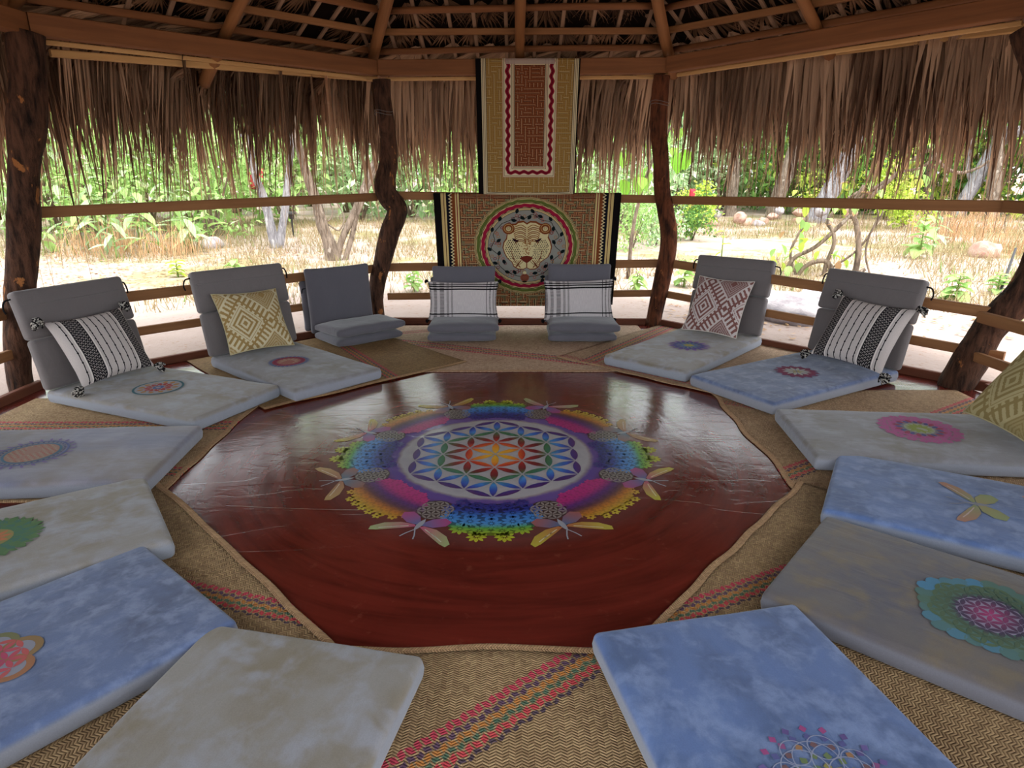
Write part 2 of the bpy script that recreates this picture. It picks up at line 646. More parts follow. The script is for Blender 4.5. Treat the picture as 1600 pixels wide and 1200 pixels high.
class Paint:
    def __init__(s):
        s.mb, s.z = MB(), 0.0

    def poly(s, pts, col):
        n = len(pts)
        cols = [col(*p) if callable(col) else col for p in pts]
        s.mb.add([(x, y, s.z) for x, y in pts], [tuple(range(n))], cols)

    def lens(s, a, b, w, col, n=5):
        ax, ay = a
        bx, by = b
        dx, dy = bx - ax, by - ay
        L = math.hypot(dx, dy)
        ux, uy = dx / L, dy / L
        up, dn = [], []
        for i in range(n + 1):
            t = i / n
            h = w * math.sin(PI * t) ** .8 if 0 < t < 1 else 0
            px, py = ax + dx * t, ay + dy * t
            up.append((px - uy * h, py + ux * h))
            if 0 < i < n:
                dn.append((px + uy * h, py - ux * h))
        s.poly(up[::-1] + dn, col)

    def disc(s, c, r, col, n=14, ry=None, rot=0.0):
        ry = ry or r
        ca, sa = math.cos(rot), math.sin(rot)
        s.poly([(c[0] + r * math.cos(2 * PI * i / n) * ca - ry * math.sin(2 * PI * i / n) * sa,
                 c[1] + r * math.cos(2 * PI * i / n) * sa + ry * math.sin(2 * PI * i / n) * ca) for i in range(n)], col)

    def ring(s, c, r0, r1, col, n=48, wob=0.0, k=30):
        v, f = [], []
        for i in range(n):
            a = 2 * PI * i / n
            q = wob * math.sin(k * a)
            for r in (r0 + q, r1 + q):
                v.append((c[0] + r * math.cos(a), c[1] + r * math.sin(a), s.z))
        for i in range(n):
            j = (i + 1) % n
            f.append((2 * i, 2 * i + 1, 2 * j + 1, 2 * j))
        s.mb.add(v, f, [col] * len(v))

    def line(s, pts, w, col):
        v, f = [], []
        for i, (x, y) in enumerate(pts):
            a = pts[max(0, i - 1)]
            b = pts[min(len(pts) - 1, i + 1)]
            dx, dy = b[0] - a[0], b[1] - a[1]
            L = math.hypot(dx, dy) + 1e-9
            v += [(x - dy / L * w / 2, y + dx / L * w / 2, s.z), (x + dy / L * w / 2, y - dx / L * w / 2, s.z)]
        f = [(2 * i, 2 * i + 1, 2 * i + 3, 2 * i + 2) for i in range(len(pts) - 1)]
        s.mb.add(v, f, [col] * len(v))

    def rosette(s, c, r, n, col, r0=.25, w=None, rot=0.0):
        w = w or r * .9 * PI / n * .62
        for i in range(n):
            a = rot + 2 * PI * i / n
            s.lens((c[0] + r * r0 * math.cos(a), c[1] + r * r0 * math.sin(a)), (c[0] + r * math.cos(a), c[1] + r * math.sin(a)), w, col)

    def lattice(s, c, a, R, col, w=.2, rot=PI / 2):
        """flower of life petals on a hexagonal lattice"""
        e1 = (a * math.cos(rot), a * math.sin(rot))
        e2 = (a * math.cos(rot + PI / 3), a * math.sin(rot + PI / 3))
        pts = {}
        for i in range(-R, R + 1):
            for j in range(-R, R + 1):
                if abs(i + j) <= R:
                    pts[(i, j)] = (c[0] + e1[0] * i + e2[0] * j, c[1] + e1[1] * i + e2[1] * j)
        for (i, j), p in pts.items():
            for di, dj in ((1, 0), (0, 1), (-1, 1)):
                q = pts.get((i + di, j + dj))
                if q:
                    sx, sy = (q[0] - p[0]) * .04, (q[1] - p[1]) * .04
                    s.lens((p[0] + sx, p[1] + sy), (q[0] - sx, q[1] - sy), a * w, col)

    def butterfly(s, c, ang, sz, cols):
        ca, sa = math.cos(ang), math.sin(ang)

        def T(x, y):
            return (c[0] + sz * (x * ca - y * sa), c[1] + sz * (x * sa + y * ca))
        c1, c2, c3 = cols
        for m in (1, -1):
            for shape, ca_, cb_ in (([(0, .05), (.2, .35), (.55, .95), (.62, 1.15), (.45, 1.2), (.15, .95), (-.05, .55), (-.08, .15)], c1, c2),
                                    ([(-.08, .05), (-.1, .4), (-.3, .7), (-.55, .75), (-.68, .5), (-.5, .2), (-.25, .05)], c3, c1)):
                pts = [T(x, y * m) for x, y in shape]
                if m < 0:
                    pts = pts[::-1]
                s.poly(pts, lambda x, y: mixc(ca_, cb_, math.hypot(x - c[0], y - c[1]) / sz / 1.1))
        gr = rgb(150, 150, 158)
        s.z += .0003
        s.lens(T(-.45, 0), T(.22, 0), sz * .08, gr)
        for m in (1, -1):
            s.line([T(.18, .02 * m), T(.42, .14 * m), T(.6, .2 * m)], sz * .035, gr)
            for k in range(3):
                s.line([T(.05 + .1 * k, (.25 + .2 * k) * m), T(.2 + .12 * k, (.55 + .2 * k) * m)], sz * .03, mixc(c2, (1, 1, 1, 1), .35))
        s.z -= .0003

    def obj(s, name, mat, parent, M=None, deform=None):
        me = s.mb.mesh(name)
        if deform:
            for q in me.vertices:
                q.co = deform(q.co)
        return obj(name, me, mat, parent, M)


P_ = Paint()
g = [(0, rgb(214, 170, 40)), (.74, rgb(216, 140, 40)), (.90, rgb(204, 80, 36)), (1.1, rgb(178, 46, 34)), (1.25, rgb(134, 34, 36)), (1.72, rgb(96, 24, 38)), (1.88, rgb(56, 108, 72)), (2.12, rgb(56, 106, 70)),
     (2.24, rgb(64, 136, 196)), (2.6, rgb(44, 84, 176)), (2.78, rgb(44, 54, 146)), (2.9, rgb(60, 40, 110)), (3.1, rgb(78, 38, 98))]


def flower_col(x, y):
    h = max(abs(x * math.cos(q * PI / 3) + y * math.sin(q * PI / 3)) for q in range(3)) / (.164 * math.cos(PI / 6))
    return gradient(g, h)


P_.z = .0012
P_.lattice((0, 0), .164, 3, flower_col, .122)
bl = [(.55, rgb(41, 34, 110)), (.63, rgb(37, 51, 135)), (.68, rgb(56, 116, 189)), (.74, rgb(72, 137, 194)), (.775, rgb(84, 151, 60)), (.83, rgb(159, 168, 44)), (.9, rgb(185, 172, 43))]
pk = [(.55, rgb(177, 44, 120)), (.63, rgb(172, 37, 113)), (.68, rgb(82, 37, 110)), (.73, rgb(94, 51, 60)), (.77, rgb(185, 111, 37)), (.84, rgb(184, 159, 44))]


def polar(r, a):
    return (r * math.cos(a), r * math.sin(a))


for k in range(8):
    a0 = k * PI / 4 + (-PI / 2)
    st = pk if k % 2 else bl
    gc = lambda x, y, st=st: gradient(st, math.hypot(x, y))
    gd = lambda x, y, st=st, m=(.75 if k % 2 else .34): tuple(q * m for q in gradient(st, math.hypot(x, y))[:3]) + (1,)
    P_.z = .0010
    nr, na = 12, 16
    bv, bc, bf = [], [], []
    for i in range(nr + 1):                       # sprayed ground of the lobe
        r = .56 + .275 * i / nr
        half = .30 * math.sqrt(max(.02, 1 - (abs(r - .685) / .145) ** 2.6 if abs(r - .685) < .145 else .02))
        for j in range(na + 1):
            x, y = polar(r, a0 - half + 2 * half * j / na)
            bv.append((x, y, P_.z))
            bc.append(gd(x, y))
    bf = [(i * (na + 1) + j, (i + 1) * (na + 1) + j, (i + 1) * (na + 1) + j + 1, i * (na + 1) + j + 1) for i in range(nr) for j in range(na)]
    P_.mb.add(bv, bf, bc)
    P_.z = .0013
    if k % 2 == 0:
        for r, offs, rr, n in ((.59, (-.24, -.12, 0, .12, .24), .042, 9), (.66, (-.29, -.145, 0, .145, .29), .050, 10), (.735, (-.26, -.13, 0, .13, .26), .052, 10), (.805, (-.17, -.06, .06, .17), .050, 9), (.85, (-.07, .07), .046, 9)):
            for o in offs:
                c = polar(r - abs(o) * .10, a0 + o)
                P_.rosette(c, rr, n, gc, .22, rot=a0)
                P_.disc(c, rr * .16, gc, 7)
    else:
        for r, half, m in ((.575, .17, 5), (.612, .24, 7), (.65, .28, 8), (.69, .30, 9), (.73, .29, 9), (.768, .26, 8), (.806, .21, 7), (.838, .13, 5)):
            for j in range(m):
                o = -half + 2 * half * j / (m - 1)
                P_.rosette(polar(r, a0 + o), .026, 6, gc, .15, .0075, r * 40 + j)
    P_.z = .0012
    a1 = a0 + PI / 8
    gcol = rgb(129, 120, 115)
    P_.disc(polar(.665, a1), .088, rgb(52, 30, 30), 18)
    P_.z = .0015
    P_.lattice(polar(.665, a1), .042, 2, gcol, .13, a1)
    sets = [(rgb(170, 44, 104), rgb(176, 164, 52), rgb(42, 92, 140)), (rgb(164, 84, 62), rgb(176, 160, 60), rgb(40, 98, 138)), (rgb(176, 50, 110), rgb(150, 160, 110), rgb(52, 100, 146)),
            (rgb(150, 88, 66), rgb(172, 138, 84), rgb(46, 102, 130))]
    P_.z = .0018
    P_.butterfly(polar(.825, a1), a1, .160, sets[(k * 3 + 1) % 4])
    P_.z = .0012
tag(P_.obj('painted_mandala', M_PAINT, FLOOR, Matrix.Translation((MC[0], MC[1], 0))),
    'large rainbow flower mandala ringed by butterflies painted on the red floor')

# ---------------------------------------------------------------- woven mats


def mat_sheet(label, inner_a, inner_b, length, z, stripes, wob=.012, seed=0, straw=None):
    """inner edge from a to b (outward is to the right of a->b), then length outward"""
    b, a = Vector((*inner_a, 0)), Vector((*inner_b, 0))
    w = (b - a).length
    x = (b - a).normalized()
    y = Vector((-x.y, x.x, 0))
    M = Matrix((x, y, Vector((0, 0, 1)))).transposed().to_4x4()
    M.translation = a + Vector((0, 0, z))
    nu, nv = 40, 30
    v, uv = [], []
    for j in range(nv + 1):
        for i in range(nu + 1):
            s, t = i / nu, j / nv
            ed = (1 - t) ** 8
            px = s * w + wob * mnoise.noise(Vector((seed, t * 5, 1))) * (abs(2 * s - 1) ** 6)
            py = t * length + ed * wob * 2.2 * mnoise.noise(Vector((s * 5, seed, 3)))
            pz = .0015 + .0012 * mnoise.noise(Vector((s * 6, t * 6, seed))) + ed * .003
            v.append((px, py, pz))
            uv.append((px, py))
    n1 = nu + 1
    f = [(j * n1 + i, j * n1 + i + 1, (j + 1) * n1 + i + 1, (j + 1) * n1 + i) for j in range(nv) for i in range(nu)]
    k = len(v)
    v += [(p[0], p[1], p[2] - .0035) for p in v]
    uv = uv + uv
    f += [tuple(q + k for q in reversed(c)) for c in f]
    rim = [i for i in range(n1)] + [j * n1 + nu for j in range(1, nv + 1)] + [nv * n1 + i for i in range(nu - 1, -1, -1)] + [j * n1 for j in range(nv - 1, 0, -1)]
    f += [(rim[i], rim[i] + k, rim[(i + 1) % len(rim)] + k, rim[(i + 1) % len(rim)]) for i in range(len(rim))]
    mt = weave('palm_weave_%d' % seed, stripes, straw) if straw else weave('palm_weave_%d' % seed, stripes)
    root = thing('palm_mat', label, 'mat', a + Vector((0, 0, z)))
    obj('woven_sheet', mesh('woven_sheet', v, f, True, uv), mt, root, M)
    bv, bf = [], []
    m2 = MB()
    for i in range(nu):
        p, q = v[i], v[i + 1]
        m2.add([(p[0], p[1] + .002, p[2] + .0008), (q[0], q[1] + .002, q[2] + .0008), (q[0], q[1] + .03, q[2] + .0022), (p[0], p[1] + .03, p[2] + .0022)], [(0, 1, 2, 3)],
               uv=[(0, p[0]), (0, q[0]), (.03, q[0]), (.03, p[0])])
    obj('edge_binding', m2.mesh('edge_binding'), MT_EDGE, root, M)
    return root


MT_EDGE = weave('palm_braid', [], (rgb(168, 130, 96), rgb(206, 166, 124)))
DARKER = (rgb(112, 84, 54), rgb(172, 138, 92))
mat_sheet('woven palm mat along the far side under the three folded chairs', (1.27, 4.79), (-1.32, 4.76), 1.60, .002, [(-23, 1.0, .085), (20, 1.12, .05)], seed=1, straw=(rgb(158, 124, 100), rgb(226, 194, 164)))
mat_sheet('woven palm mat with pointed corner in front of the folded chair without pillow', (-.36, 5.03), (-1.58, 3.92), 1.55, .0085, [(80, -.95, .05)], seed=2, straw=DARKER)
mat_sheet('woven palm mat under the brown ikat pillow chair, pointed corner towards the jaguar cloth', (1.42, 4.20), (.36, 5.17), 1.62, .0085, [(96, -.28, .07), (2, .08, .03)], seed=3, straw=(rgb(140, 108, 82), rgb(206, 174, 140)))
mat_sheet('woven palm mat under the chair nearest the thick left post', (-1.66, 4.16), (-1.66, 2.70), 1.55, .002, [(90, -.95, .07), (80, -.3, .05)], seed=4, straw=(rgb(140, 108, 78), rgb(206, 174, 132)))
mat_sheet('woven palm mat with dark pink and green stripe peeking beside the blue left cushion', (-1.80, 2.98), (-.56, 1.73), 1.75, .0085, [(28, -.09, .05)], seed=5)
mat_sheet('woven palm mat with red zigzag stripe between the two nearest cushions', (-.86, 1.735), (.74, 1.735), 1.9, .002, [(39, -.265, .068)], seed=6)
mat_sheet('woven palm mat with pink stripe under the brown and blue right cushions', (.46, 1.82), (1.40, 2.90), 1.75, .0085, [(-22, .535, .05)], seed=7)
mat_sheet('woven palm mat under the right cushion with the pink flower print', (1.36, 2.70), (1.36, 4.34), 1.75, .002, [(-57, 1.15, .06), (60, -.2, .03)], seed=8, straw=(rgb(136, 104, 76), rgb(204, 170, 130)))

# ---------------------------------------------------------------- posts
POSTS = [
    ('thick dark wooden post at the left with peeling orange bark', BARK1, 1.0,
     [(-3.414, 4.318, -.02, .075), (-3.409, 4.322, 0.163, 0.075), (-3.360, 4.360, 0.497, 0.086), (-3.322, 4.390, 0.689, 0.092), (-3.294, 4.411, 0.836, 0.093), (-3.234, 4.457, 1.167, 0.095), (-3.210, 4.476, 1.330, 0.089), (-3.179, 4.500, 1.529, 0.096), (-3.140, 4.530, 1.726, 0.112), (-3.103, 4.558, 1.919, 0.107), (-3.085, 4.572, 2.071, 0.105), (-3.073, 4.581, 2.201, 0.108), (-3.060, 4.591, 2.29, 0.105)]),
    ('gnarled dark post with an S bend, left of the hanging cloths', BARK1, 1.0,
     [(-1.358, 6.420, -.02, 0.085), (-1.356, 6.421, 0.241, 0.074), (-1.324, 6.428, 0.430, 0.080), (-1.278, 6.437, 0.586, 0.082), (-1.251, 6.443, 0.678, 0.089), (-1.214, 6.451, 0.800, 0.093), (-1.172, 6.460, 0.920, 0.094), (-1.115, 6.472, 1.040, 0.098), (-1.101, 6.475, 1.129, 0.098), (-1.165, 6.460, 1.218, 0.102), (-1.202, 6.453, 1.300, 0.105), (-1.195, 6.455, 1.393, 0.100), (-1.166, 6.461, 1.507, 0.090), (-1.145, 6.466, 1.677, 0.074), (-1.159, 6.463, 1.926, 0.072), (-1.174, 6.459, 2.061, 0.075), (-1.181, 6.458, 2.25, 0.082)]),
    ('reddish brown curved post, right of the hanging cloths', BARK2, .7,
     [(1.404, 6.404, -.02, 0.076), (1.440, 6.396, 0.246, 0.077), (1.466, 6.390, 0.436, 0.079), (1.488, 6.385, 0.593, 0.082), (1.505, 6.381, 0.776, 0.082), (1.497, 6.383, 0.927, 0.082), (1.448, 6.394, 1.133, 0.077), (1.415, 6.401, 1.278, 0.076), (1.382, 6.408, 1.563, 0.074), (1.344, 6.417, 1.841, 0.075), (1.338, 6.418, 2.137, 0.076), (1.345, 6.417, 2.28, 0.073)]),
    ('rough leaning post at the right edge behind the rails', BARK1, 1.2,
     [(3.165, 4.445, -.04, 0.112), (3.208, 4.414, 0.164, 0.113), (3.245, 4.388, 0.356, 0.104), (3.293, 4.353, 0.499, 0.105), (3.374, 4.294, 0.676, 0.106), (3.416, 4.263, 0.857, 0.106), (3.428, 4.255, 1.141, 0.103), (3.374, 4.294, 1.526, 0.102), (3.284, 4.359, 1.899, 0.097), (3.203, 4.418, 2.156, 0.095), (3.152, 4.455, 2.30, 0.096)]),
]
M_WIRE = Mat('tie_wire', .5, .5).color(rgb(110, 104, 100)).mat
for i, (lab, mt, rg, pr) in enumerate(POSTS):
    v, f = tube_vf(pr, 16, .09 * rg, seed=i * 3 + 1, smoothn=5)
    root = thing('timber_post', lab, 'post', pr[0][:3])
    obj('trunk', mesh('trunk', v, f, True), mt, root)
    if i in (1, 2):
        zt = pr[-2][2] - .10
        x, y = pr[-2][0], pr[-2][1]
        for dz in (0, .025):
            ring = [(x + .084 * math.cos(a), y + .084 * math.sin(a), zt + dz + .01 * math.sin(2 * a), .0022) for a in np.linspace(0, 2 * PI, 15)]
            v, f = tube_vf(ring, 5, smoothn=1)
            obj('wire_tie', mesh('wire_tie', v, f, True), M_WIRE, root)
for i in (0, 5, 6, 7):
    x, y = K[i]
    pr = [(x, y, -.02, .1), (x + .03, y - .02, .8, .09), (x - .04, y, 1.6, .095), (x, y, 2.29, .09)]
    v, f = tube_vf(pr, 12, .08, seed=i * 5, smoothn=5)
    root = thing('timber_post', ('brown corner post of the pavilion beyond the left frame edge', '', '', '', '', 'brown corner post of the pavilion beyond the right frame edge',
                                 'brown corner post behind the viewpoint, right', 'brown corner post behind the viewpoint, left')[i], 'post', (x, y, 0))
    obj('trunk', mesh('trunk', v, f, True), BARK2, root)

# ---------------------------------------------------------------- eave beams
EZ = [(2.275, 2.275), (2.275, 2.285), (2.285, 2.295), (2.30, 2.355), (2.33, 2.30), (2.29, 2.29), (2.28, 2.28), (2.28, 2.28)]   # bottom of beam at each end
KB = [(-3.22, 1.57), (-3.08, 4.58), (-1.24, 6.50), (1.38, 6.44), (3.16, 4.46), (3.22, 1.60), (1.40, -.40), (-1.34, -.40)]
BN = ['left side bay', 'left bay above the two pillow chairs', 'far bay, with the hanging cloth over it', 'right bay above the striped pillow chair', 'right side bay',
      'near right bay behind the viewpoint', 'bay behind the viewpoint', 'near left bay behind the viewpoint']
for i in range(8):
    a, b = KB[i], KB[(i + 1) % 8]
    A, B = Vector((*a, EZ[i][0] + .065)), Vector((*b, EZ[i][1] + .065))
    d = (B - A).normalized()
    root = thing('eave_beam', 'squared brown eave beam of the ' + BN[i], 'beam', A)
    bar('timber', A + d * .04, B - d * .0, .11, .128, W_BEAM, root)
    n = Vector((d.y, -d.x, 0)) * -1
    if i in (1, 2, 3):                       # pale strip showing under the outer edge
        o = n * .07
        bar('pale_strip', A + d * .08 + o + Vector((0, 0, -.082)), B - d * .06 + o + Vector((0, 0, -.082)), .03, .03, W_PALE, root)

# ---------------------------------------------------------------- railings
RZ = {0: (1.17, 1.19, .555, .555, .28, .28), 1: (1.19, 1.23, .555, .555, .28, .285), 2: (1.245, 1.21, .557, .603, .266, .309), 3: (1.205, 1.245, .615, .548, .31, .270), 4: (1.245, 1.23, .52, .55, .25, .28),
      5: (1.2, 1.2, .55, .55, .28, .28), 7: (1.2, 1.2, .55, .55, .28, .28)}
RO = {0: (.09, .09), 1: (.07, .07), 2: (.07, .07), 3: (.07, -.06), 4: (-.09, .05), 5: (.05, .05), 7: (.05, .05)}
KR = [(-3.36, 1.57), (-3.30, 4.44), (-1.25, 6.45), (1.44, 6.40), (3.27, 4.38), (3.28, 1.60), (1.42, -.40), (-1.36, -.40)]
RL = {0: 'four-bar wooden railing at the left frame edge', 1: 'four-bar wooden railing of the left bay behind the two pillow chairs', 2: 'four-bar wooden railing of the far bay behind the jaguar cloth',
      3: 'four-bar wooden railing of the right bay behind the striped pillow chair', 4: 'short visible wooden railing at the right edge beside the tan pillow',
      5: 'wooden railing behind the viewpoint, right', 7: 'wooden railing behind the viewpoint, left'}
for i in RZ:
    a, b = Vector((*KR[i], 0)), Vector((*KR[(i + 1) % 8], 0))
    if i == 3:
        b = Vector((3.36, 4.28, 0))
    if i == 4:
        a = Vector((3.27, 4.36, 0))
    d = (b - a).normalized()
    n = Vector((-d.y, d.x, 0))
    z = RZ[i]
    root = thing('railing', RL[i], 'railing', a)
    oa, ob = n * RO[i][0], n * RO[i][1]
    for k, h in ((0, .075), (2, .078), (4, .066)):
        bar('rail', a + oa + Vector((0, 0, z[k])), b + ob + Vector((0, 0, z[k + 1])), .04, h, W_RAIL, root)
    bar('sill_board', a + n * .03 + d * .05 + Vector((0, 0, .022)), b + n * .03 - d * .05 + Vector((0, 0, .022)), .045, .075, W_SILL, root)

# ---------------------------------------------------------------- roof
ZE, APZ = 2.425, 3.76
APEX = Vector((CX, CY, APZ))


def bay(i):
    return Vector((*KB[i], ZE)), Vector((*KB[(i + 1) % 8], ZE))


def rp(i, s, t, off=0.0):
    """point of roof side i: s along the eave, t towards the apex (negative: overhang), off above it"""
    A, B = bay(i)
    p = (A.lerp(B, s)) * (1 - t) + APEX * t
    n = (B - A).cross(APEX - A).normalized()
    if n.z < 0:
        n = -n
    return p + n * off


dv, df = [], []
for i in range(8):
    k = len(dv)
    for (s, t, off) in ((0, -.17, .31), (1, -.17, .31), (1, .995, .31), (0, .995, .31), (0, -.17, .40), (1, -.17, .40), (1, .995, .40), (0, .995, .40)):
        A, B = bay(i)
        p = A.lerp(B, s) * (1 - t) + APEX * t
        dv.append((p.x, p.y, p.z + off))
    df += [(k, k + 1, k + 2, k + 3), (k + 7, k + 6, k + 5, k + 4), (k, k + 4, k + 5, k + 1), (k + 2, k + 6, k + 7, k + 3), (k + 1, k + 5, k + 6, k + 2), (k + 3, k + 7, k + 4, k)]
ROOF = tag(obj('ceiling', mesh('ceiling', dv, df), M_DECK), 'conical palm thatch roof seen from below with rafters and laths', kind='structure')


def pole(name, a, b, r, mat, parent, flat=1.0, seed=0):
    L = (Vector(b) - Vector(a)).length
    n = 8
    v, f = tube_vf([(x, .012 * mnoise.noise(Vector((x * 1.5, seed, 0))), .012 * mnoise.noise(Vector((x * 1.5, 4, seed))), r * (1 + .1 * mnoise.noise(Vector((x * 3, seed, 9))))) for x in np.linspace(-L / 2, L / 2, n)], 8, smoothn=1)
    v = [(p[0], p[1], p[2] * flat) for p in v]
    return obj(name, mesh(name, v, f, True), mat, parent, frame_x(a, b))


for i in range(8):                            # hip rafters and mid rafters
    pole('rafter', rp(i, 0, -.105, .055), rp(i, 0, .985, .055), .050, W_RAFT, ROOF, 1.0, i)
    pole('rafter', rp(i, .5, -.105, .05), rp(i, .5, .96, .05), .042, W_RAFT, ROOF, 1.0, i + 20)
for i in (0, 1, 2, 3, 4, 5, 7):
    for k, t in enumerate((-.125, -.02, .058, .14, .225, .32, .43, .56, .7)):
        if i in (5, 7, 0, 4) and k not in (1, 3, 5, 7):
            continue
        m = W_PALE if k == 0 else (W_RAFT if k % 2 == 0 else W_BEAM)
        if k == 2:
            m = W_RAIL
        if i in (2, 3) and k in (1, 3):
            pole('purlin', rp(i, .01, t, .115), rp(i, .99, t + .01, .125), .034, m, ROOF, .8, i * 9 + k)
        else:
            bar('purlin', rp(i, .01, t, .12), rp(i, .99, t, .12), .045, .05, m, ROOF)
bar('purlin', (-3.06, 4.79, 2.205), (-1.27, 6.68, 2.283), .05, .045, W_PALE, ROOF)
pole('rafter_tail', (-2.20, 5.46, 2.37), (-2.46, 5.71, 2.13), .05, W_RAFT, ROOF)
LATHS = {}
for i in (0, 1, 2, 3, 4):
    n = 12
    LATHS[i] = [(k + .5 + random.uniform(-.12, .12)) / n for k in range(n)]
    for s in LATHS[i]:
        # laths run straight up the slope, so they stop at the hips
        t1 = min(.42, 2 * min(s, 1 - s) + .02)
        a = rp(i, s, -.14, .165)
        A, B = bay(i)
        up = (APEX - (A + B) / 2)
        b = a + up * ((t1 + .14))
        bar('lath', a, b, .032, .022, W_LATH, ROOF)

# ---------------------------------------------------------------- palm fronds


def frond_mesh(name, seed, L, s1, spread=.62, A=.95, N=24, tip=-86, droop=.22, slope=-21, rows=9):
    r = np.random.default_rng(seed)
    v, f, c = [], [], []
    lean = r.uniform(-.12, .12)

    def prof(s):
        # along-slope run, then a bend, then hanging
        a0, a1 = math.radians(slope), math.radians(tip)
        steps = 24
        x = z = 0.0
        for q in range(steps):
            ss = s * (q + .5) / steps
            k = min(1, max(0, (ss - s1) / droop))
            a = a0 + (a1 - a0) * (k * k * (3 - 2 * k))
            x += math.cos(a) * s / steps
            z += math.sin(a) * s / steps
        return x, z
    for i in range(N):
        u = (i + .5) / N * 2 - 1
        a = A * u + r.normal(0, .02)
        Li = L * (r.uniform(.62, 1.08)) * (1 - .22 * abs(u))
        sh = r.uniform(0, 1)
        w0 = 2 * A * .47 * spread / N * 1.25
        tw = r.normal(0, .024)
        lift = r.normal(0, .006)
        k0 = len(v)
        for j in range(rows):
            t = j / (rows - 1)
            s = .03 + t * (Li - .03)
            lat = math.sin(a) * spread * min(s, .5) + math.sin(a) * .10 * max(0, s - .5) + tw * max(0, t - .4) * 2.2 + lean * s * .5 + .010 * math.sin(t * 7 + sh * 9) * t
            run, dn = prof(s * math.cos(a * .75) + .0)
            h = w0 / 2 * min(1, s / .42) * (1 if t < .5 else max(.08, 1 - (t - .5) / .36))
            pl = .38 * h
            lz = lift * t + .004 * (i % 2)
            v += [(lat - h, run - lz, dn - pl * .3), (lat, run + pl * .8 - lz, dn + pl), (lat + h, run - lz, dn - pl * .3)]
            cc = .55 + (sh - .5) * (.3 + .8 * t) - .3 * max(0, t - .4)  # random strand tone, plus backlit shade painted into the colour towards the tips
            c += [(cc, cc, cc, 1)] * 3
        for j in range(rows - 1):
            p = k0 + 3 * j
            f += [(p, p + 1, p + 4, p + 3), (p + 1, p + 2, p + 5, p + 4)]
    me = mesh(name, v, f, False, None, c)
    return me


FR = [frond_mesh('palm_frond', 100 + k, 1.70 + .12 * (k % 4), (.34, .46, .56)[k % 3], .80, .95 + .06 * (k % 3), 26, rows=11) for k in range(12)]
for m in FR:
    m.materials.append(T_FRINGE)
FU = [frond_mesh('palm_frond', 200 + k, .62, 2.0, .75, 1.0, 20, rows=5) for k in range(6)]
for m in FU:
    m.materials.append(T_ROOF)


def frond_matrix(i, s, t, off, lean=0.0, sc=1.0, roll=0.0):
    A, B = bay(i)
    x = (B - A).normalized()
    out = Vector((x.y, -x.x, 0))
    if out.dot(A - APEX) < 0:
        out = -out
    z = Vector((0, 0, 1))
    R = Matrix((out.cross(z), out, z)).transposed().to_4x4()
    M = R @ Matrix.Rotation(roll, 4, 'Y') @ Matrix.Rotation(lean, 4, 'Z') @ Matrix.Diagonal((sc, sc, sc, 1))
    M.translation = rp(i, s, t, off)
    return M


FRL = {0: 'hanging dry palm fringe at the far left edge, outside the thick post', 1: 'hanging dry palm fringe of the left bay, leaf tips leaning left',
       2: 'hanging dry palm fringe of the far bay behind the geometric cloth', 3: 'long dark hanging palm fringe of the right bay', 4: 'hanging palm fringe at the right edge beyond the leaning post'}
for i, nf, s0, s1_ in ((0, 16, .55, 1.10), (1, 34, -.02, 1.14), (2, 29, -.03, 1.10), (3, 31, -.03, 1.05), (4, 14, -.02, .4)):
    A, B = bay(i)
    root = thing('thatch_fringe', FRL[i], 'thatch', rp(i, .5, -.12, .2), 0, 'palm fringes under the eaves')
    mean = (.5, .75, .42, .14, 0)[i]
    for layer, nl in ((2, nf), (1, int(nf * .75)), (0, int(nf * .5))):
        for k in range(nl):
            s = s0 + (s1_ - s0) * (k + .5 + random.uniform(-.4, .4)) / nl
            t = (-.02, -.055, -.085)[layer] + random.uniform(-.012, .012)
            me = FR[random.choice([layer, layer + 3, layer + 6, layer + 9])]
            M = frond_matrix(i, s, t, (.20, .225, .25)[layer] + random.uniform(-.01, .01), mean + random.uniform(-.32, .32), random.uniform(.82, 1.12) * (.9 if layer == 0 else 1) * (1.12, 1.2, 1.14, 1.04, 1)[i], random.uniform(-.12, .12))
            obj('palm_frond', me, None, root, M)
jf = MB()
for i, s0, s1_ in ((0, 0, .52), (4, .44, 1)):
    n = int(16 * (s1_ - s0))
    for layer in range(2):
        for k in range(n):
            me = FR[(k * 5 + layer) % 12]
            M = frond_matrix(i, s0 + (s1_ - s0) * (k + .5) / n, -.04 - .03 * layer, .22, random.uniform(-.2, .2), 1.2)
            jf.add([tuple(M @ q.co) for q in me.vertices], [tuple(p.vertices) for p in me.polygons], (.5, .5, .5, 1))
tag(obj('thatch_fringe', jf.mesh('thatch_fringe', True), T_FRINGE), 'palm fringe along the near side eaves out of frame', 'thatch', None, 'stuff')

for i, sa, sb in ((1, 0, 1), (2, 0, 1), (3, 0, 1), (0, .72, 1), (4, 0, .3)):
    for r_, t in enumerate((-.06, .035, .13, .225)):
        for k, s in enumerate(LATHS[i]):
            if not sa <= s <= sb or random.random() < .12:
                continue
            ss = s + .5 / 12 + random.uniform(-.02, .02)
            if 2 * min(ss, 1 - ss) < t + .02:
                continue
            me = FU[random.randrange(6)]
            M = frond_matrix(i, ss, t + .10 + random.uniform(-.012, .012), .215, random.uniform(-.25, .25), random.uniform(.55, .85), random.uniform(-.15, .15))
            obj('palm_frond', me, None, ROOF, M)

# ---------------------------------------------------------------- hanging cloths


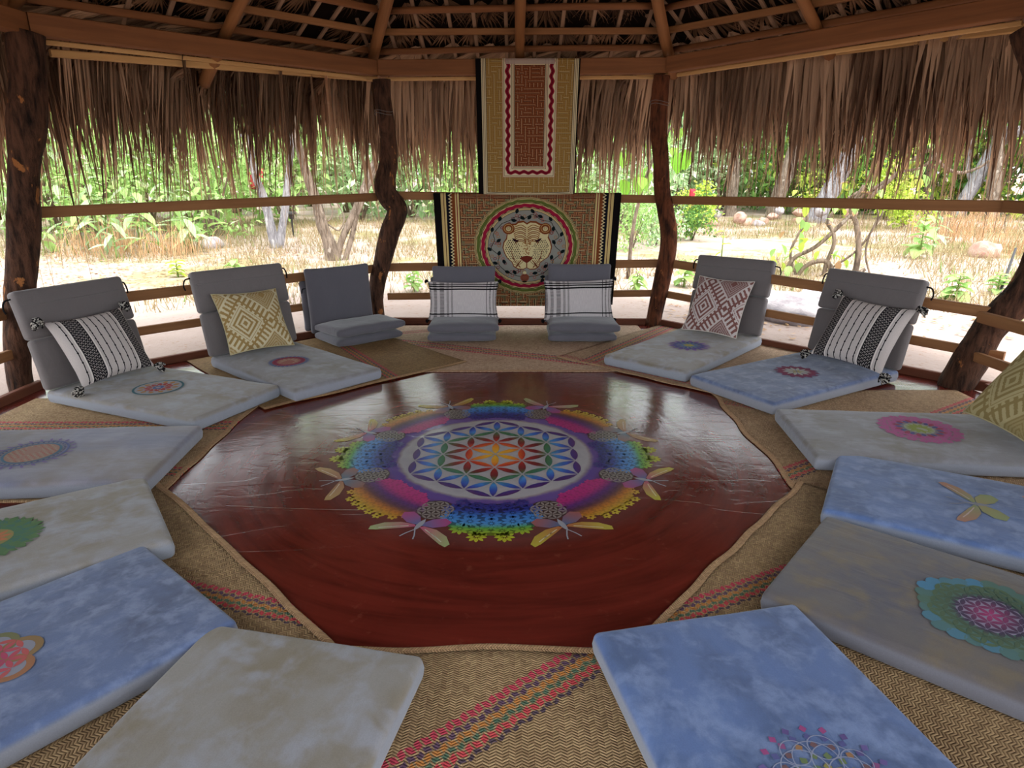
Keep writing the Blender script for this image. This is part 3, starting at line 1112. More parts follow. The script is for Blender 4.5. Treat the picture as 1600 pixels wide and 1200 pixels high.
def hanging_sheet(name, x0t, x1t, x0b, x1b, ztop, zbot, yf, yb, zback, mat, parent, nx=40, nz=60, amp=.006):
    """cloth draped over a bar: back flap, top, front"""
    prof = [(yb, zback + (ztop - zback) * k / 8, None) for k in range(9)]
    prof += [((yb * 2 + yf) / 3, ztop + .006, None), ((yb + yf * 2) / 3, ztop + .006, None)]
    prof += [(yf, ztop + (zbot - ztop) * k / nz, k / nz) for k in range(nz + 1)]
    v, uv = [], []
    for (y, z, q) in prof:
        t = 0 if q is None else q
        for i in range(nx + 1):
            s = i / nx
            x = (x0t + (x1t - x0t) * s) * (1 - t) + (x0b + (x1b - x0b) * s) * t
            w = cloth_wave(x, z, amp) * (1 if q is not None else .2) * min(1, t * 6 + .1)
            v.append((x, y + w, z - (.012 * math.sin(PI * s) if (q is not None and t > .97) else 0)))
            uv.append((s, (z - zbot) / (ztop - zbot)))
    n1 = nx + 1
    f = [(j * n1 + i, j * n1 + i + 1, (j + 1) * n1 + i + 1, (j + 1) * n1 + i) for j in range(len(prof) - 1) for i in range(nx)]
    o = obj(name, mesh(name, v, f, True, uv), mat, parent)
    md = o.modifiers.new('cloth_thickness', 'SOLIDIFY')
    md.thickness = .0025
    md.offset = 0
    return o


def cloth_wave(x, z, amp):
    return amp * (math.sin(x * 7 + z * 1.3) + .5 * math.sin(x * 15 - z * 3))


CREAM = rgb(222, 208, 172)
BLACKC = rgb(20, 17, 18)
MUST = rgb(160, 124, 66)
RED = rgb(150, 30, 52)
M = Mat('geometric_embroidered_cloth', .9, .1)
u, v, _ = M.xyz(M.tc('UV'))
un = ((u - .52).abs() * 2.0)                 # 0 at the middle
vb = v                                       # 0 at the bottom edge
# distance to the outer border counted in the same units on the sides and at the bottom
e = (1.0 - un) * .53
e = e.min(vb * 1.5 + .055)
mzA = maze(M, u, v * 1.35, 20, .09)
mzA2 = maze(M, u + .013, v * 1.35 + .007, 52, .2)
mzB = maze(M, u, v * 1.35, 26, .09)
mzB2 = maze(M, u + .01, v * 1.35, 64, .22)
must = M.mix(mzA2 * .55, MUST, rgb(186, 156, 98))
must = M.mix(mzA * .8, must, rgb(206, 186, 138))
must = M.mix(maze(M, u + .004, v * 1.35 + .004, 20, .05) * .6, must, rgb(96, 66, 36))
cen = M.mix(mzB2 * .6, rgb(116, 62, 40), rgb(168, 104, 66))
cen = M.mix(mzB, cen, rgb(206, 164, 124))
cen = M.mix(maze(M, u + .004, v * 1.35 + .003, 26, .05), cen, rgb(58, 24, 30))
sidew = (u * 0.0 + v * 62.0)
along = M.mix(((1.0 - un) * .53 < (vb * 1.5 + .055)) * 1.0, u * 70.0, v * 88.0)
vine = ((M.xyz(along)[0]).sin() * .009)
cl = CREAM
c = M.mix((e < .035) * 1.0, cl, BLACKC)
for a, b, cc in ((.046, .05, BLACKC), (.062, .066, rgb(70, 60, 50)), (.078, .083, BLACKC), (.247, .251, RED), (.262, .266, rgb(60, 46, 40)), (.345, .349, rgb(60, 46, 40)), (.36, .364, RED), (.371, .376, BLACKC)):
    c = M.mix(e.band(a, b), c, cc)
c = M.mix(e.band(.084, .246), c, must)
vd = (e - .305 - vine).abs()
c = M.mix(e.band(.272, .34), c, rgb(226, 212, 184))
c = M.mix((vd < .020) * e.band(.272, .34), c, RED)
c = M.mix((vd < .003) * e.band(.272, .34), c, rgb(40, 20, 24))
c = M.mix((e > .377) * (v < .955), c, cen)
c = M.mix((v > .962).max((v > .955) * 0.0) * (e > .28) * .9, c, rgb(190, 170, 160))
M.color(c)
M.translucent(c, .25)
up = thing('wall_hanging', 'tall geometric embroidered cloth with crimson vine border hung over the far beam', 'wall hanging', (.13, 6.39, 1.25))
hanging_sheet('cloth', -.326, .608, -.313, .586, 2.413, 1.262, 6.385, 6.575, 2.09, M.mat, up)

M = Mat('maze_embroidered_cloth', .9, .1)
u, v, _ = M.xyz(M.tc('UV'))
e = (.5 - (u - .5).abs())
mz = maze(M, u * 1.65, v, 17, .07)
mz2 = maze(M, u * 1.65 + .02, v + .01, 46, .22)
cell = M.white(M.vec((u * 76).floor(), (v * 46).floor(), 0.0))
c = M.mix(cell, rgb(170, 110, 78), rgb(182, 144, 94))
c = M.mix((cell > .72) * .7, c, rgb(110, 134, 100))
c = M.mix(mz2 * .8, c, rgb(92, 52, 36))
c = M.mix(mz * .7, c, rgb(196, 180, 140))
c = M.mix(maze(M, u * 1.65 + .006, v + .006, 17, .04), c, rgb(40, 24, 20))
c = M.mix((v > .955) * (e > .05) * .6, c, rgb(120, 70, 50))
zz = ((v * 34).fract() - .5).abs() * .03
for a, b, cc in ((0, .038, BLACKC), (.038, .052, rgb(214, 190, 130)), (.052, .056, rgb(90, 50, 40)), (.056, .066, rgb(214, 190, 130)), (.066, .094, rgb(24, 24, 34)), (.094, .114, rgb(134, 74, 40)),
                 (.114, .121, rgb(220, 200, 140)), (.121, .126, rgb(130, 40, 48)), (.126, .135, rgb(220, 200, 140)), (.135, .139, rgb(96, 60, 40))):
    c = M.mix(e.band(a, b), c, cc)
zd = (e - .081 - zz).abs()
c = M.mix((zd < .0045) * e.band(.066, .114), c, rgb(224, 208, 160))
M.color(c)
M.translucent(c, .25)
LX0, LX1, LB0, LB1, LZT, LZB, LYF = -.745, 1.035, -.715, 1.0, 1.262, .20, 6.425
low = thing('wall_hanging', 'jaguar face embroidered cloth draped over the top rail behind the folded chairs', 'wall hanging', (.14, 6.43, .2))
hanging_sheet('cloth', LX0, LX1, LB0, LB1, LZT, LZB, LYF, 6.53, .98, M.mat, low, amp=.0025)

# jaguar medallion, in units of the outer ring radius
J = Paint()
cr = rgb(222, 206, 156)
brn = rgb(128, 66, 34)
dk = rgb(52, 30, 24)
J.z = 1
J.disc((0, 0), 1.0, rgb(214, 196, 140), 56)
J.z = 2
J.ring((0, 0), .985, .995, rgb(80, 60, 40))
J.ring((0, 0), .965, .975, rgb(120, 80, 50))
J.ring((0, 0), .90, .955, rgb(98, 110, 50), 64, .006, 26)
J.ring((0, 0), .885, .897, rgb(60, 44, 30))
J.ring((0, 0), .80, .868, rgb(160, 32, 62), 96, .008, 32)
J.ring((0, 0), .785, .797, rgb(60, 24, 30))
J.ring((0, 0), .765, .772, rgb(140, 60, 60))
J.disc((0, 0), .745, rgb(150, 148, 140), 48)
J.z = 3
J.ring((0, 0), .735, .745, rgb(70, 60, 50))
r2 = np.random.default_rng(3)


def jp(l):
    return [((x - 600) / 590, -(y - 540) / 535) for x, y in l]


leafs = [(300, 240, 60), (455, 255, -10), (490, 155, 70), (550, 228, -40), (628, 222, 50), (662, 155, -50), (748, 212, -30), (862, 240, -60), (895, 345, 80), (988, 405, 70), (903, 492, -60), (1003, 595, 40), (880, 660, 80),
         (815, 760, 40), (695, 838, 15), (785, 880, 0), (465, 830, -60), (380, 825, -25), (345, 710, -65), (245, 725, -25), (290, 615, 80), (180, 570, -40), (285, 475, 40), (213, 355, 80)]
path = [(320, 290), (228, 400), (240, 470), (200, 560), (285, 640), (275, 720), (330, 790), (430, 850), (560, 880), (690, 870), (800, 830), (885, 740), (900, 690), (960, 640), (985, 600), (920, 540), (905, 480), (960, 430), (900, 330), (860, 270), (760, 250), (660, 190), (560, 240), (480, 215), (420, 250), (320, 290)]
J.line([tuple(p[:2]) for p in catmull([(*p, 0) for p in jp(path)], 4)], .012, rgb(36, 40, 34))
for k in range(70):
    a, q = r2.uniform(0, 2 * PI), r2.uniform(.5, .71)
    J.ring((q * math.cos(a), q * math.sin(a)), .022, .034, (rgb(176, 96, 84), rgb(170, 120, 80), rgb(120, 60, 70))[k % 3], 8)
J.z = 4
for x, y, a in leafs:
    c = jp([(x, y)])[0]
    a = math.radians(a)
    d = (.055 * math.cos(a), .055 * math.sin(a))
    J.lens((c[0] - d[0], c[1] - d[1]), (c[0] + d[0], c[1] + d[1]), .034, rgb(18, 28, 30))
# little jar motif
J.disc(jp([(578, 890)])[0], .085, rgb(150, 84, 62), 16)
J.ring(jp([(578, 890)])[0], .05, .06, rgb(90, 40, 36), 16)
J.disc(jp([(578, 935)])[0], .05, rgb(20, 20, 22), 10, .02)
J.disc(jp([(578, 835)])[0], .035, cr, 8)
face = [(350, 300), (380, 285), (430, 290), (470, 290), (500, 265), (560, 255), (600, 282), (640, 258), (700, 262), (750, 290), (800, 292), (850, 298), (870, 330), (858, 380), (842, 430), (868, 480), (884, 540), (872, 600), (842, 660), (790, 695), (752, 725), (742, 762),
        (700, 795), (640, 800), (600, 780), (560, 800), (500, 795), (450, 765), (430, 715), (378, 672), (345, 612), (326, 550), (338, 490), (368, 450), (375, 400), (355, 350)]
J.z = 5
J.poly(jp(face)[::-1], brn)
fin = [(600 + (x - 600) * .955, 545 + (y - 545) * .945 + 4) for x, y in face]
J.z = 6
J.poly(jp(fin)[::-1], cr)
J.z = 7
for m in (1, -1):
    J.z = 6.5
    J.disc(jp([(600 + m * 205, 345)])[0], .115, brn, 18)
    J.z = 7
    J.disc(jp([(600 + m * 205, 345)])[0], .05, cr, 12)
    for r0 in (.09, .03):                                # ears
        c = jp([(600 + m * 205, 340)])[0]
        J.ring(c, r0 - .014, r0, rgb(190, 150, 96), 18)
brow = rgb(150, 96, 46)
for m in (1, -1):
    for k in range(9):                                   # forehead arcs
        y0 = 305 + k * 22
        J.line([tuple(p[:2]) for p in catmull([(*p, 0) for p in jp([(600 + m * 6, y0 + 34), (600 + m * 60, y0 + 6 * (k % 2)), (600 + m * 120, y0 + 14), (600 + m * (165 - 6 * k), y0 + 36)])], 3)], .016, brn if k % 2 else brow)
for k in range(60):
    x = 600 + r2.normal(0, 38)
    y = r2.uniform(420, 640)
    if abs(x - 600) < 85 - (y - 420) * .1:
        J.disc(jp([(x, y)])[0], .012, brow, 5)
for m in (1, -1):
    for gy in range(11):                                 # spots
        for gx in range(10):
            x, y = 52 + gx * 22 + 11 * (gy % 2) + r2.uniform(-3, 3), 474 + gy * 20 + r2.uniform(-3, 3)
            if x < 252 - abs(y - 560) * .4 and x > 62 + (640 - y) * .16:
                J.disc(jp([(600 + m * x, y)])[0], r2.uniform(.010, .014), dk, 6)
    J.z = 8
    ex = 600 + m * 132
    J.poly(jp([(ex - 38 * m, 478), (ex - 22 * m, 490), (ex + 10 * m, 484), (ex + 36 * m, 448), (ex + 4 * m, 454)])[::m], rgb(46, 18, 28))
    for k in range(5):                                   # whisker lines
        J.line(jp([(600 + m * (60 + 10 * k), 690 + 16 * k), (600 + m * (100 + 8 * k), 730 + 12 * k), (600 + m * (70 + 4 * k), 775)][: 3 if k < 2 else 2]), .012, brn)
        J.line([tuple(p[:2]) for p in catmull([(*p, 0) for p in jp([(600 + m * (40 + 22 * k), 705 - 6 * k), (600 + m * (90 + 14 * k), 745 - 14 * k), (600 + m * (150 + 6 * k), 740 - 40 * k)])], 3)], .010, brn)
    J.z = 7
J.z = 8
J.poly(jp([(520, 668), (560, 648), (600, 642), (640, 648), (672, 668), (640, 700), (606, 722), (594, 722), (556, 700)])[::-1], rgb(112, 44, 32))
J.line(jp([(600, 720), (600, 775)]), .02, brn)
JC, JR = (.143, .772), .508


def jdef(co):
    x, z = JC[0] + co.x * JR, JC[1] + co.y * JR * .905
    return Vector((x, LYF - .006 - .0011 * co.z, z))


M_EMB = Mat('embroidery_thread', .9, .1)
M_EMB.color(M_EMB.attr('col'))
M_EMB.translucent(M_EMB.attr('col'), .2)
tag(J.obj('jaguar_medallion', M_EMB.mat, low, None, jdef), 'round medallion with a spotted jaguar face inside a leafy vine ring')

# ---------------------------------------------------------------- floor chairs
TH = .085


def pad_puff(L, W, H, seed, amp=.012):
    def fn(p):
        p = p.copy()
        k = np.clip(1 - (2 * p[:, 0] / L) ** 4, 0, 1) * np.clip(1 - (2 * p[:, 1] / W) ** 4, 0, 1)
        up = (p[:, 2] > 0)
        wr = nz3(p, 5.0, seed) * .0035
        p[:, 2] += np.where(up, k * amp * .6 + wr * (p[:, 2] / (H / 2)), 0)
        e = np.clip(1 - np.abs(2 * p[:, 2] / H), 0, 1)
        p[:, 0] += np.sign(p[:, 0]) * e * .006 * (np.abs(p[:, 0]) > L / 2 - .03)
        p[:, 1] += np.sign(p[:, 1]) * e * .006 * (np.abs(p[:, 1]) > W / 2 - .03)
        return p
    return fn


def top_z(x, y, L, W, amp=.012):
    return TH / 2 + max(0, 1 - (2 * x / L) ** 4) * max(0, 1 - (2 * y / W) ** 4) * amp * .6


PLAIN_ME = {}


def block(parent, name, dims, M, mat, seed, r=.026, amp=.01, nx=6, ny=14, nz_=8):
    L, W, H = dims

    def fn(p):
        p = p.copy()
        k = np.clip(1 - (2 * p[:, 1] / W) ** 4, 0, 1) * np.clip(1 - (2 * p[:, 2] / H) ** 4, 0, 1)
        p[:, 0] += np.sign(p[:, 0]) * k * amp + nz3(p, 7, seed) * .004
        return p
    v, f = rbox(L, W, H, r, 2, ny, nz_, fn)
    return obj(name, mesh(name, v, f, True), mat, parent, M)


def tube_obj(parent, name, pts, r, mat, M, seg=6):
    v, f = tube_vf([(*p, r) for p in pts], seg, smoothn=4)
    return obj(name, mesh(name, v, f, True), mat, parent, M)


PRINTLAB = {}


def floor_chair(label, c, ang, L, fab, seed, design=None, at=(.6, 0), plab=None, psc=1.0, extra=(), back=True, bw=.745, lean=12, mat_z=.0125, back_seen=True):
    root = thing('floor_chair', label, 'floor chair', (c[0], c[1], mat_z), math.radians(ang), 'folding floor chairs around the painted circle')
    R = mw(root)
    W = .70
    v, f = rbox(L, W, TH, .019, 26, 16, 1, pad_puff(L, W, TH, seed))
    seat = obj('seat_cushion', mesh('seat_cushion', v, f, True), fab, root, R @ Matrix.Translation((L / 2, 0, TH / 2)))
    for dsg, at_ in ([(design, at)] if design else []) + list(extra):
        p = Paint()
        dsg(p)
        p.mb.c = [tuple(q * .74 + w * .26 for q, w in zip(c[:3], (.17, .18, .21))) + (1,) for c in p.mb.c]
        px, py = at_[0] - L / 2, at_[1]

        def dfm(co):
            x, y = px + co.x * psc, py + co.y * psc
            wr = mnoise.noise(Vector((x * 5 + seed, y * 5 - seed, TH / 2 * 5))) * .0035
            return Vector((x, y, top_z(x, y, L, W) + wr + .0032 + co.z * 1.6))
        o = p.obj('printed_mandala' if 'butterfly' not in (plab or '') else 'printed_butterfly', M_PRINT, seat, R @ Matrix.Translation((L / 2, 0, TH / 2)), dfm)
        if plab:
            o['label'] = plab
    if back:
        B = R @ Matrix.Translation((L - .03, 0, TH + .004)) @ Matrix.Rotation(math.radians(lean), 4, 'Y')
        block(root, 'backrest', (.075, bw - .01, .335), B @ Matrix.Translation((.0, 0, .168)), F_PLAIN, seed)
        B2 = B @ Matrix.Translation((0, 0, .338)) @ Matrix.Rotation(math.radians(3), 4, 'Y')
        head = block(root, 'head_cushion', (.085, bw, .315), B2 @ Matrix.Translation((0, 0, .156)), F_PLAIN, seed + 3)
        if back_seen:
            tube_obj(head, 'seam', [(-.046, -bw / 2 + .01, .215), (-.053, -.12, .214), (-.053, .12, .213), (-.046, bw / 2 - .01, .215)], .0035, F_PLAIN, B2)
            for m in (1, -1):
                tube_obj(head, 'tie_ribbon', [(.0, m * (bw / 2 - .005), .27), (.01, m * (bw / 2 + .035), .262), (.02, m * (bw / 2 + .05), .22), (.02, m * (bw / 2 + .045), .185)], .006, M_BLACK, B2)
    return root


def c_(r, g, b):
    return rgb(r, g, b)


def des_a(p):
    p.ring((0, 0), .140, .154, c_(52, 108, 118))
    p.disc((0, 0), .139, c_(176, 176, 182), 32)
    p.z = .0004
    for k in range(12):
        a = 2 * PI * k / 12
        p.lens(polar(.085, a - .12), polar(.128, a), .016, c_(196, 140, 70))
        p.lens(polar(.05, a + .2), polar(.09, a + .26), .015, c_(190, 62, 50))
        p.lens(polar(.035, a), polar(.062, a), .009, c_(186, 80, 60))
    p.ring((0, 0), .016, .034, c_(90, 110, 170), 20)


def des_b(p):
    for k in range(28):
        a = 2 * PI * k / 28
        p.lens(polar(.118, a), polar(.15, a + .1), .011, c_(110, 124, 178))
    p.z = .0003
    p.ring((0, 0), .085, .118, c_(176, 56, 92), 56, .005, 28)
    p.disc((0, 0), .084, c_(190, 120, 104), 32)
    p.z = .0006
    p.rosette((0, 0), .08, 12, c_(206, 168, 140), .3)
    for k in range(22):
        p.disc(polar(.1, 2 * PI * k / 22), .006, c_(130, 30, 70), 6)


def des_f(p):
    p.rosette((0, 0), .18, 16, lambda x, y: gradient([(0, c_(196, 190, 90)), (.07, c_(120, 140, 190)), (.11, c_(96, 92, 170)), (.15, c_(150, 100, 176)), (.2, c_(190, 150, 190))], math.hypot(x, y)), .5, .017)
    p.rosette((0, 0), .13, 16, c_(92, 96, 170), .45, .011, PI / 16)
    p.rosette((0, 0), .085, 12, c_(110, 150, 190), .35, .012)
    p.rosette((0, 0), .05, 8, c_(196, 190, 84), .1, .010)


def des_g(p):
    p.rosette((0, 0), .155, 14, lambda x, y: gradient([(0, c_(150, 60, 90)), (.1, c_(150, 44, 84)), (.16, c_(120, 60, 110))], math.hypot(x, y)), .45, .022)
    p.rosette((0, 0), .13, 14, c_(136, 40, 74), .5, .014, PI / 14)
    p.z = .0004
    p.rosette((0, 0), .10, 12, c_(206, 204, 200), .2, .012)
    p.rosette((0, 0), .05, 6, c_(200, 186, 120), .1, .010, .2)


def des_h(p):
    pk_ = c_(200, 104, 158)
    for q, rr, n in ((.155, .045, 14), (.185, .030, 20)):
        for k in range(n):
            p.rosette(polar(q, 2 * PI * k / n), rr, 6, pk_, .1, .010, k)
    p.ring((0, 0), .115, .15, c_(196, 92, 150), 48, .006, 16)
    p.z = .0004
    for k in range(12):
        a = 2 * PI * k / 12
        p.lens(polar(.085, a), polar(.135, a + .1), .013, c_(176, 64, 92))
        p.lens(polar(.08, a + .26), polar(.12, a + .3), .011, c_(92, 84, 150))
    p.disc((0, 0), .075, c_(186, 188, 160), 28)
    p.z = .0007
    p.rosette((0, 0), .072, 12, c_(156, 170, 64), .15, .012)


def des_i(p):
    p.butterfly((0, 0), PI + .15, .16, (c_(150, 168, 110), c_(190, 136, 110), c_(176, 160, 104)))


def des_j(p):
    r2 = np.random.default_rng(9)
    p.disc((0, 0), .215, c_(92, 128, 110), 40)
    p.z = .0003
    for k in range(26):
        a = 2 * PI * k / 26
        p.disc(polar(.225 + .012 * math.sin(5 * a), a), .034, mixc(c_(76, 140, 176), c_(84, 120, 96), r2.uniform(0, 1)), 9)
    p.z = .0006
    p.disc((0, 0), .115, c_(164, 150, 176), 32)
    p.z = .0009
    p.lattice((0, 0), .055, 4, lambda x, y: gradient([(0, c_(196, 40, 120)), (.05, c_(140, 36, 96)), (.1, c_(60, 34, 72)), (.125, c_(58, 42, 70)), (.135, c_(76, 100, 66)), (.24, c_(88, 116, 70))], math.hypot(x, y)), .17)


def des_k(p):
    r2 = np.random.default_rng(4)
    for q, n, cs in ((.25, 20, [(96, 70, 140), (170, 60, 130), (110, 90, 160)]), (.21, 20, [(90, 70, 140), (150, 70, 130), (84, 84, 150)]), (.17, 16, [(120, 80, 80), (170, 120, 70)]), (.12, 14, [(150, 140, 60), (110, 130, 70)]), (.07, 10, [(160, 150, 60), (100, 130, 80)])):
        for k in range(n):
            a = 2 * PI * (k + .5 * (int(q * 100) % 2)) / n
            s = .019
            p.poly([polar(q - s, a), polar(q, a + s * .9 / q), polar(q + s, a), polar(q, a - s * .9 / q)], c_(*cs[int(r2.integers(len(cs)))]))
    p.z = .0003
    for k in range(8):
        p.ring(polar(.095, 2 * PI * k / 8), .091, .095, c_(158, 164, 190), 32)
        p.ring(polar(.16, 2 * PI * (k + .5) / 8), .056, .060, c_(158, 164, 190), 24)


def des_m(p):
    for k in range(6):
        c = polar(.12, k * PI / 3)
        p.ring(c, .055, .085, (c_(150, 116, 60), c_(120, 118, 66), c_(170, 110, 60))[k % 3], 20)
        p.disc(c, .055, c_(150, 150, 162), 16)
    p.z = .0003
    p.lattice((0, 0), .075, 2, lambda x, y: gradient([(0, c_(140, 40, 120)), (.08, c_(200, 60, 90)), (.16, c_(200, 90, 70))], math.hypot(x, y)), .16)


def des_n(p):
    for q, n, cc, w in ((.205, 16, c_(84, 124, 64), .026), (.185, 16, c_(66, 116, 96), .022), (.15, 14, c_(74, 122, 78), .024)):
        p.rosette((0, 0), q, n, cc, .4, w, q * 9)
    p.z = .0004
    for k in range(16):
        a = 2 * PI * k / 16
        for m in (1, -1):
            p.lens(polar(.16, a), polar(.20, a + .12 * m), .009, c_(92, 130, 66))
    p.disc((0, 0), .085, lambda x, y: gradient([(0, c_(206, 110, 60)), (.05, c_(200, 140, 70)), (.09, c_(140, 140, 70))], math.hypot(x, y)), 24)
    p.z = .0007
    p.rosette((0, 0), .08, 10, c_(204, 120, 64), .2, .012)


def des_o(p):
    p.ring((0, 0), .150, .160, c_(110, 120, 170), 48, .006, 24)
    p.ring((0, 0), .118, .128, c_(96, 136, 160), 48)
    for k in range(36):
        p.disc(polar(.14, 2 * PI * k / 36), .006, c_(84, 92, 140), 6)
    for k in range(24):
        p.lens(polar(.16, 2 * PI * k / 24), polar(.195, 2 * PI * k / 24 + .08), .007, c_(140, 116, 170))
    p.disc((0, 0), .116, c_(186, 146, 128), 30)
    p.z = .0004
    for i in range(-6, 7):
        for j in range(-6, 7):
            if math.hypot(i, j) < 6.4:
                p.disc((i * .017, j * .017), .0055, c_(196, 110, 84) if (i + j) % 2 else c_(190, 180, 150), 5)


CH = {
    'A': floor_chair('left floor chair with black striped pillow, round star print on its beige seat', (-1.70, 3.84), 156.5, 1.31, F_BEIGE, 1, des_a, (.67, .03), 'teal ringed star print'),
    'B': floor_chair('left floor chair with tan patterned pillow, pink and orange round print on its seat', (-1.19, 4.31), 138, 1.22, F_GREYB, 2, des_b, (.62, .03), 'pink and orange round print'),
    'F': floor_chair('right floor chair with brown ikat pillow and purple flower print on beige seat', (.985, 4.70), 48.5, 1.39, F_BEIGE, 3, des_f, (.66, -.03), 'purple and blue flower print', bw=.70),
    'G': floor_chair('right floor chair with black striped pillow, crimson flower print on its blue seat', (1.44, 4.10), 31, 1.36, F_BLUE2, 4, des_g, (.67, -.01), 'crimson and white flower print'),
    'H': floor_chair('grey floor chair seat with big pink flower print and tan pillow at right edge', (1.565, 3.36), -5.0, 1.47, F_GREYB, 5, des_h, (.68, .05), 'pink flower print with green centre', back_seen=False),
    'I': floor_chair('blue floor chair seat with pale butterfly print at right edge', (1.495, 2.77), -30.5, 1.3, F_BLUE, 6, des_i, (.55, 0), 'pale yellow and orange butterfly print', extra=[(lambda p: des_i(p), (.86, .02))], back_seen=False),
    'J': floor_chair('brown grey floor chair seat with green and magenta flower print at lower right', (1.08, 2.155), -41, 1.3, F_BROWN, 7, des_j, (.60, -.01), 'green ringed magenta lattice print', psc=.82, back_seen=False),
    'K': floor_chair('nearest blue floor chair seat, purple diamond print cut by the bottom edge', (.595, 1.765), -78, 1.3, F_BLUE, 8, des_k, (.63, .02), 'purple and yellow diamond print', psc=.62, back_seen=False),
    'L': floor_chair('nearest plain beige floor chair seat at bottom left, no print in view', (-.605, 1.66), 258, 1.3, F_BEIGE, 9, back_seen=False),
    'M': floor_chair('blue floor chair seat at lower left with orange and pink petal print', (-1.145, 1.97), 230, 1.3, F_BLUE2, 10, des_m, (.57, 0), 'orange and pink circle print', psc=.7, back_seen=False),
    'N': floor_chair('beige floor chair seat at left edge with green leaf wreath print', (-1.525, 2.51), 216, 1.3, F_BEIGE, 11, des_n, (.57, -.04), 'green leaf print with orange centre', psc=.88, back_seen=False),
    'O': floor_chair('lilac grey floor chair seat at left edge with dotted orange and violet print', (-1.73, 3.09), 184, 1.3, F_LILAC, 12, des_o, (.69, .02), 'dotted orange and violet print', back_seen=False),
}


def soft_block(parent, name, dims, M, mat, seed, flare=.03, r=.03):
    """cushion with drawn-out corners"""
    L, W, H = dims

    def fn(p):
        p = p.copy()
        x, y, z = 2 * p[:, 0] / L, 2 * p[:, 1] / W, 2 * p[:, 2] / H
        k = np.clip(1 - x ** 4, 0, 1) * np.clip(1 - y ** 4, 0, 1)
        cn = (np.abs(x) * np.abs(y)) ** 6
        p[:, 2] *= (.72 + .34 * k) * (1 - .3 * cn)
        p[:, 0] *= 1 + flare * 1.4 * cn
        p[:, 1] *= 1 + flare * 1.4 * cn
        p[:, 2] += nz3(p, 7, seed) * .006
        return p
    v, f = rbox(L, W, H, r, 12, 14, 1, fn)
    return obj(name, mesh(name, v, f, True), mat, parent, M)


def folded_chair(label, c, ang, W, seed, depth=.45, hb=.56, lean=5, rear=True):
    root = thing('floor_chair', label, 'floor chair', (c[0], c[1], .0125), math.radians(ang), 'folded grey floor chairs by the far railing')
    R = mw(root)
    soft_block(root, 'lower_cushion', (depth, W, .085), R @ Matrix.Translation((depth / 2 + .01, 0, .043)), F_SLATE, seed)
    soft_block(root, 'seat_cushion', (depth, W * 1.02, .095), R @ Matrix.Translation((depth / 2, -.015, .125)) @ Matrix.Rotation(math.radians(2), 4, 'Y'), F_SLATE, seed + 1, .05)
    B = R @ Matrix.Translation((depth + .075, 0, .05)) @ Matrix.Rotation(math.radians(lean), 4, 'Y')
    Q = Matrix.Rotation(PI / 2, 4, 'Y')
    soft_block(root, 'backrest', (hb, W * .97, .08), B @ Matrix.Translation((0, 0, hb / 2)) @ Q, F_SLATE, seed + 2)
    if rear:
        soft_block(root, 'rear_cushion', (hb * .78, W * .96, .075), B @ Matrix.Translation((.078, .03, hb * .42)) @ Q, F_SLATE, seed + 3)
    for m in (1, -1):
        tube_obj(root, 'tie_ribbon', [(.05, m * W * .47, .40), (.05, m * (W * .47 + .03), .395), (.05, m * (W * .47 + .04), .36)], .005, M_BLACK, B)
    return root


folded_chair('folded slate grey floor chair without pillow, left of the S-shaped post', (-1.235, 5.60), 131, .64, 21, hb=.57)
folded_chair('folded slate grey floor chair with plaid pillow, left of the jaguar face', (-.445, 5.62), 91, .60, 22, hb=.55)
folded_chair('folded slate grey floor chair with plaid pillow, right of the jaguar face', (.625, 5.62), 89, .60, 23, hb=.57)

# ---------------------------------------------------------------- pillows


def stripes_mat(name, flip):
    M = Mat(name, .9, .1)
    u, v, _ = M.xyz(M.tc('UV'))
    if flip:
        u = 1.0 - u
    white = M.mix(M.noise(M.vec(u * 90, v * 240, 0.0), 1, 1), rgb(214, 204, 198), rgb(176, 166, 164))
    blk = rgb(26, 24, 30)
    c = white
    wob = (v * 40.0).sin() * .0015
    knot = ((v * 7.0 + (u * 13).floor() * .37).fract() - .5).abs()
    for x in (.095, .385, .475, .565, .655, .745):
        d = (u - x + wob).abs()
        c = M.mix((d < .006).max((d < .011) * (knot < .07)), c, blk)
    for a, b in ((.15, .33), (.80, .955)):
        c = M.mix(u.band(a, b), c, blk)
        w = .036
        col_ = ((u - a) / w)
        zz = ((v * 22.0 + (col_.fract() - .5).abs() * 1.5 + (col_.floor() % 2.0) * .5).fract())
        dash = (zz < .30) * (col_.fract() > .14) * u.band(a + .012, b - .012)
        c = M.mix(dash * .9, c, rgb(176, 168, 164))
        for x in (a - .012, b + .012):
            c = M.mix((u - x).abs() < .006, c, rgb(228, 220, 214))
    M.color(c)
    M.bump(M.noise(M.vec(u * 300, v * 300, 0.0), 1, 1), .15, .003)
    return M.mat


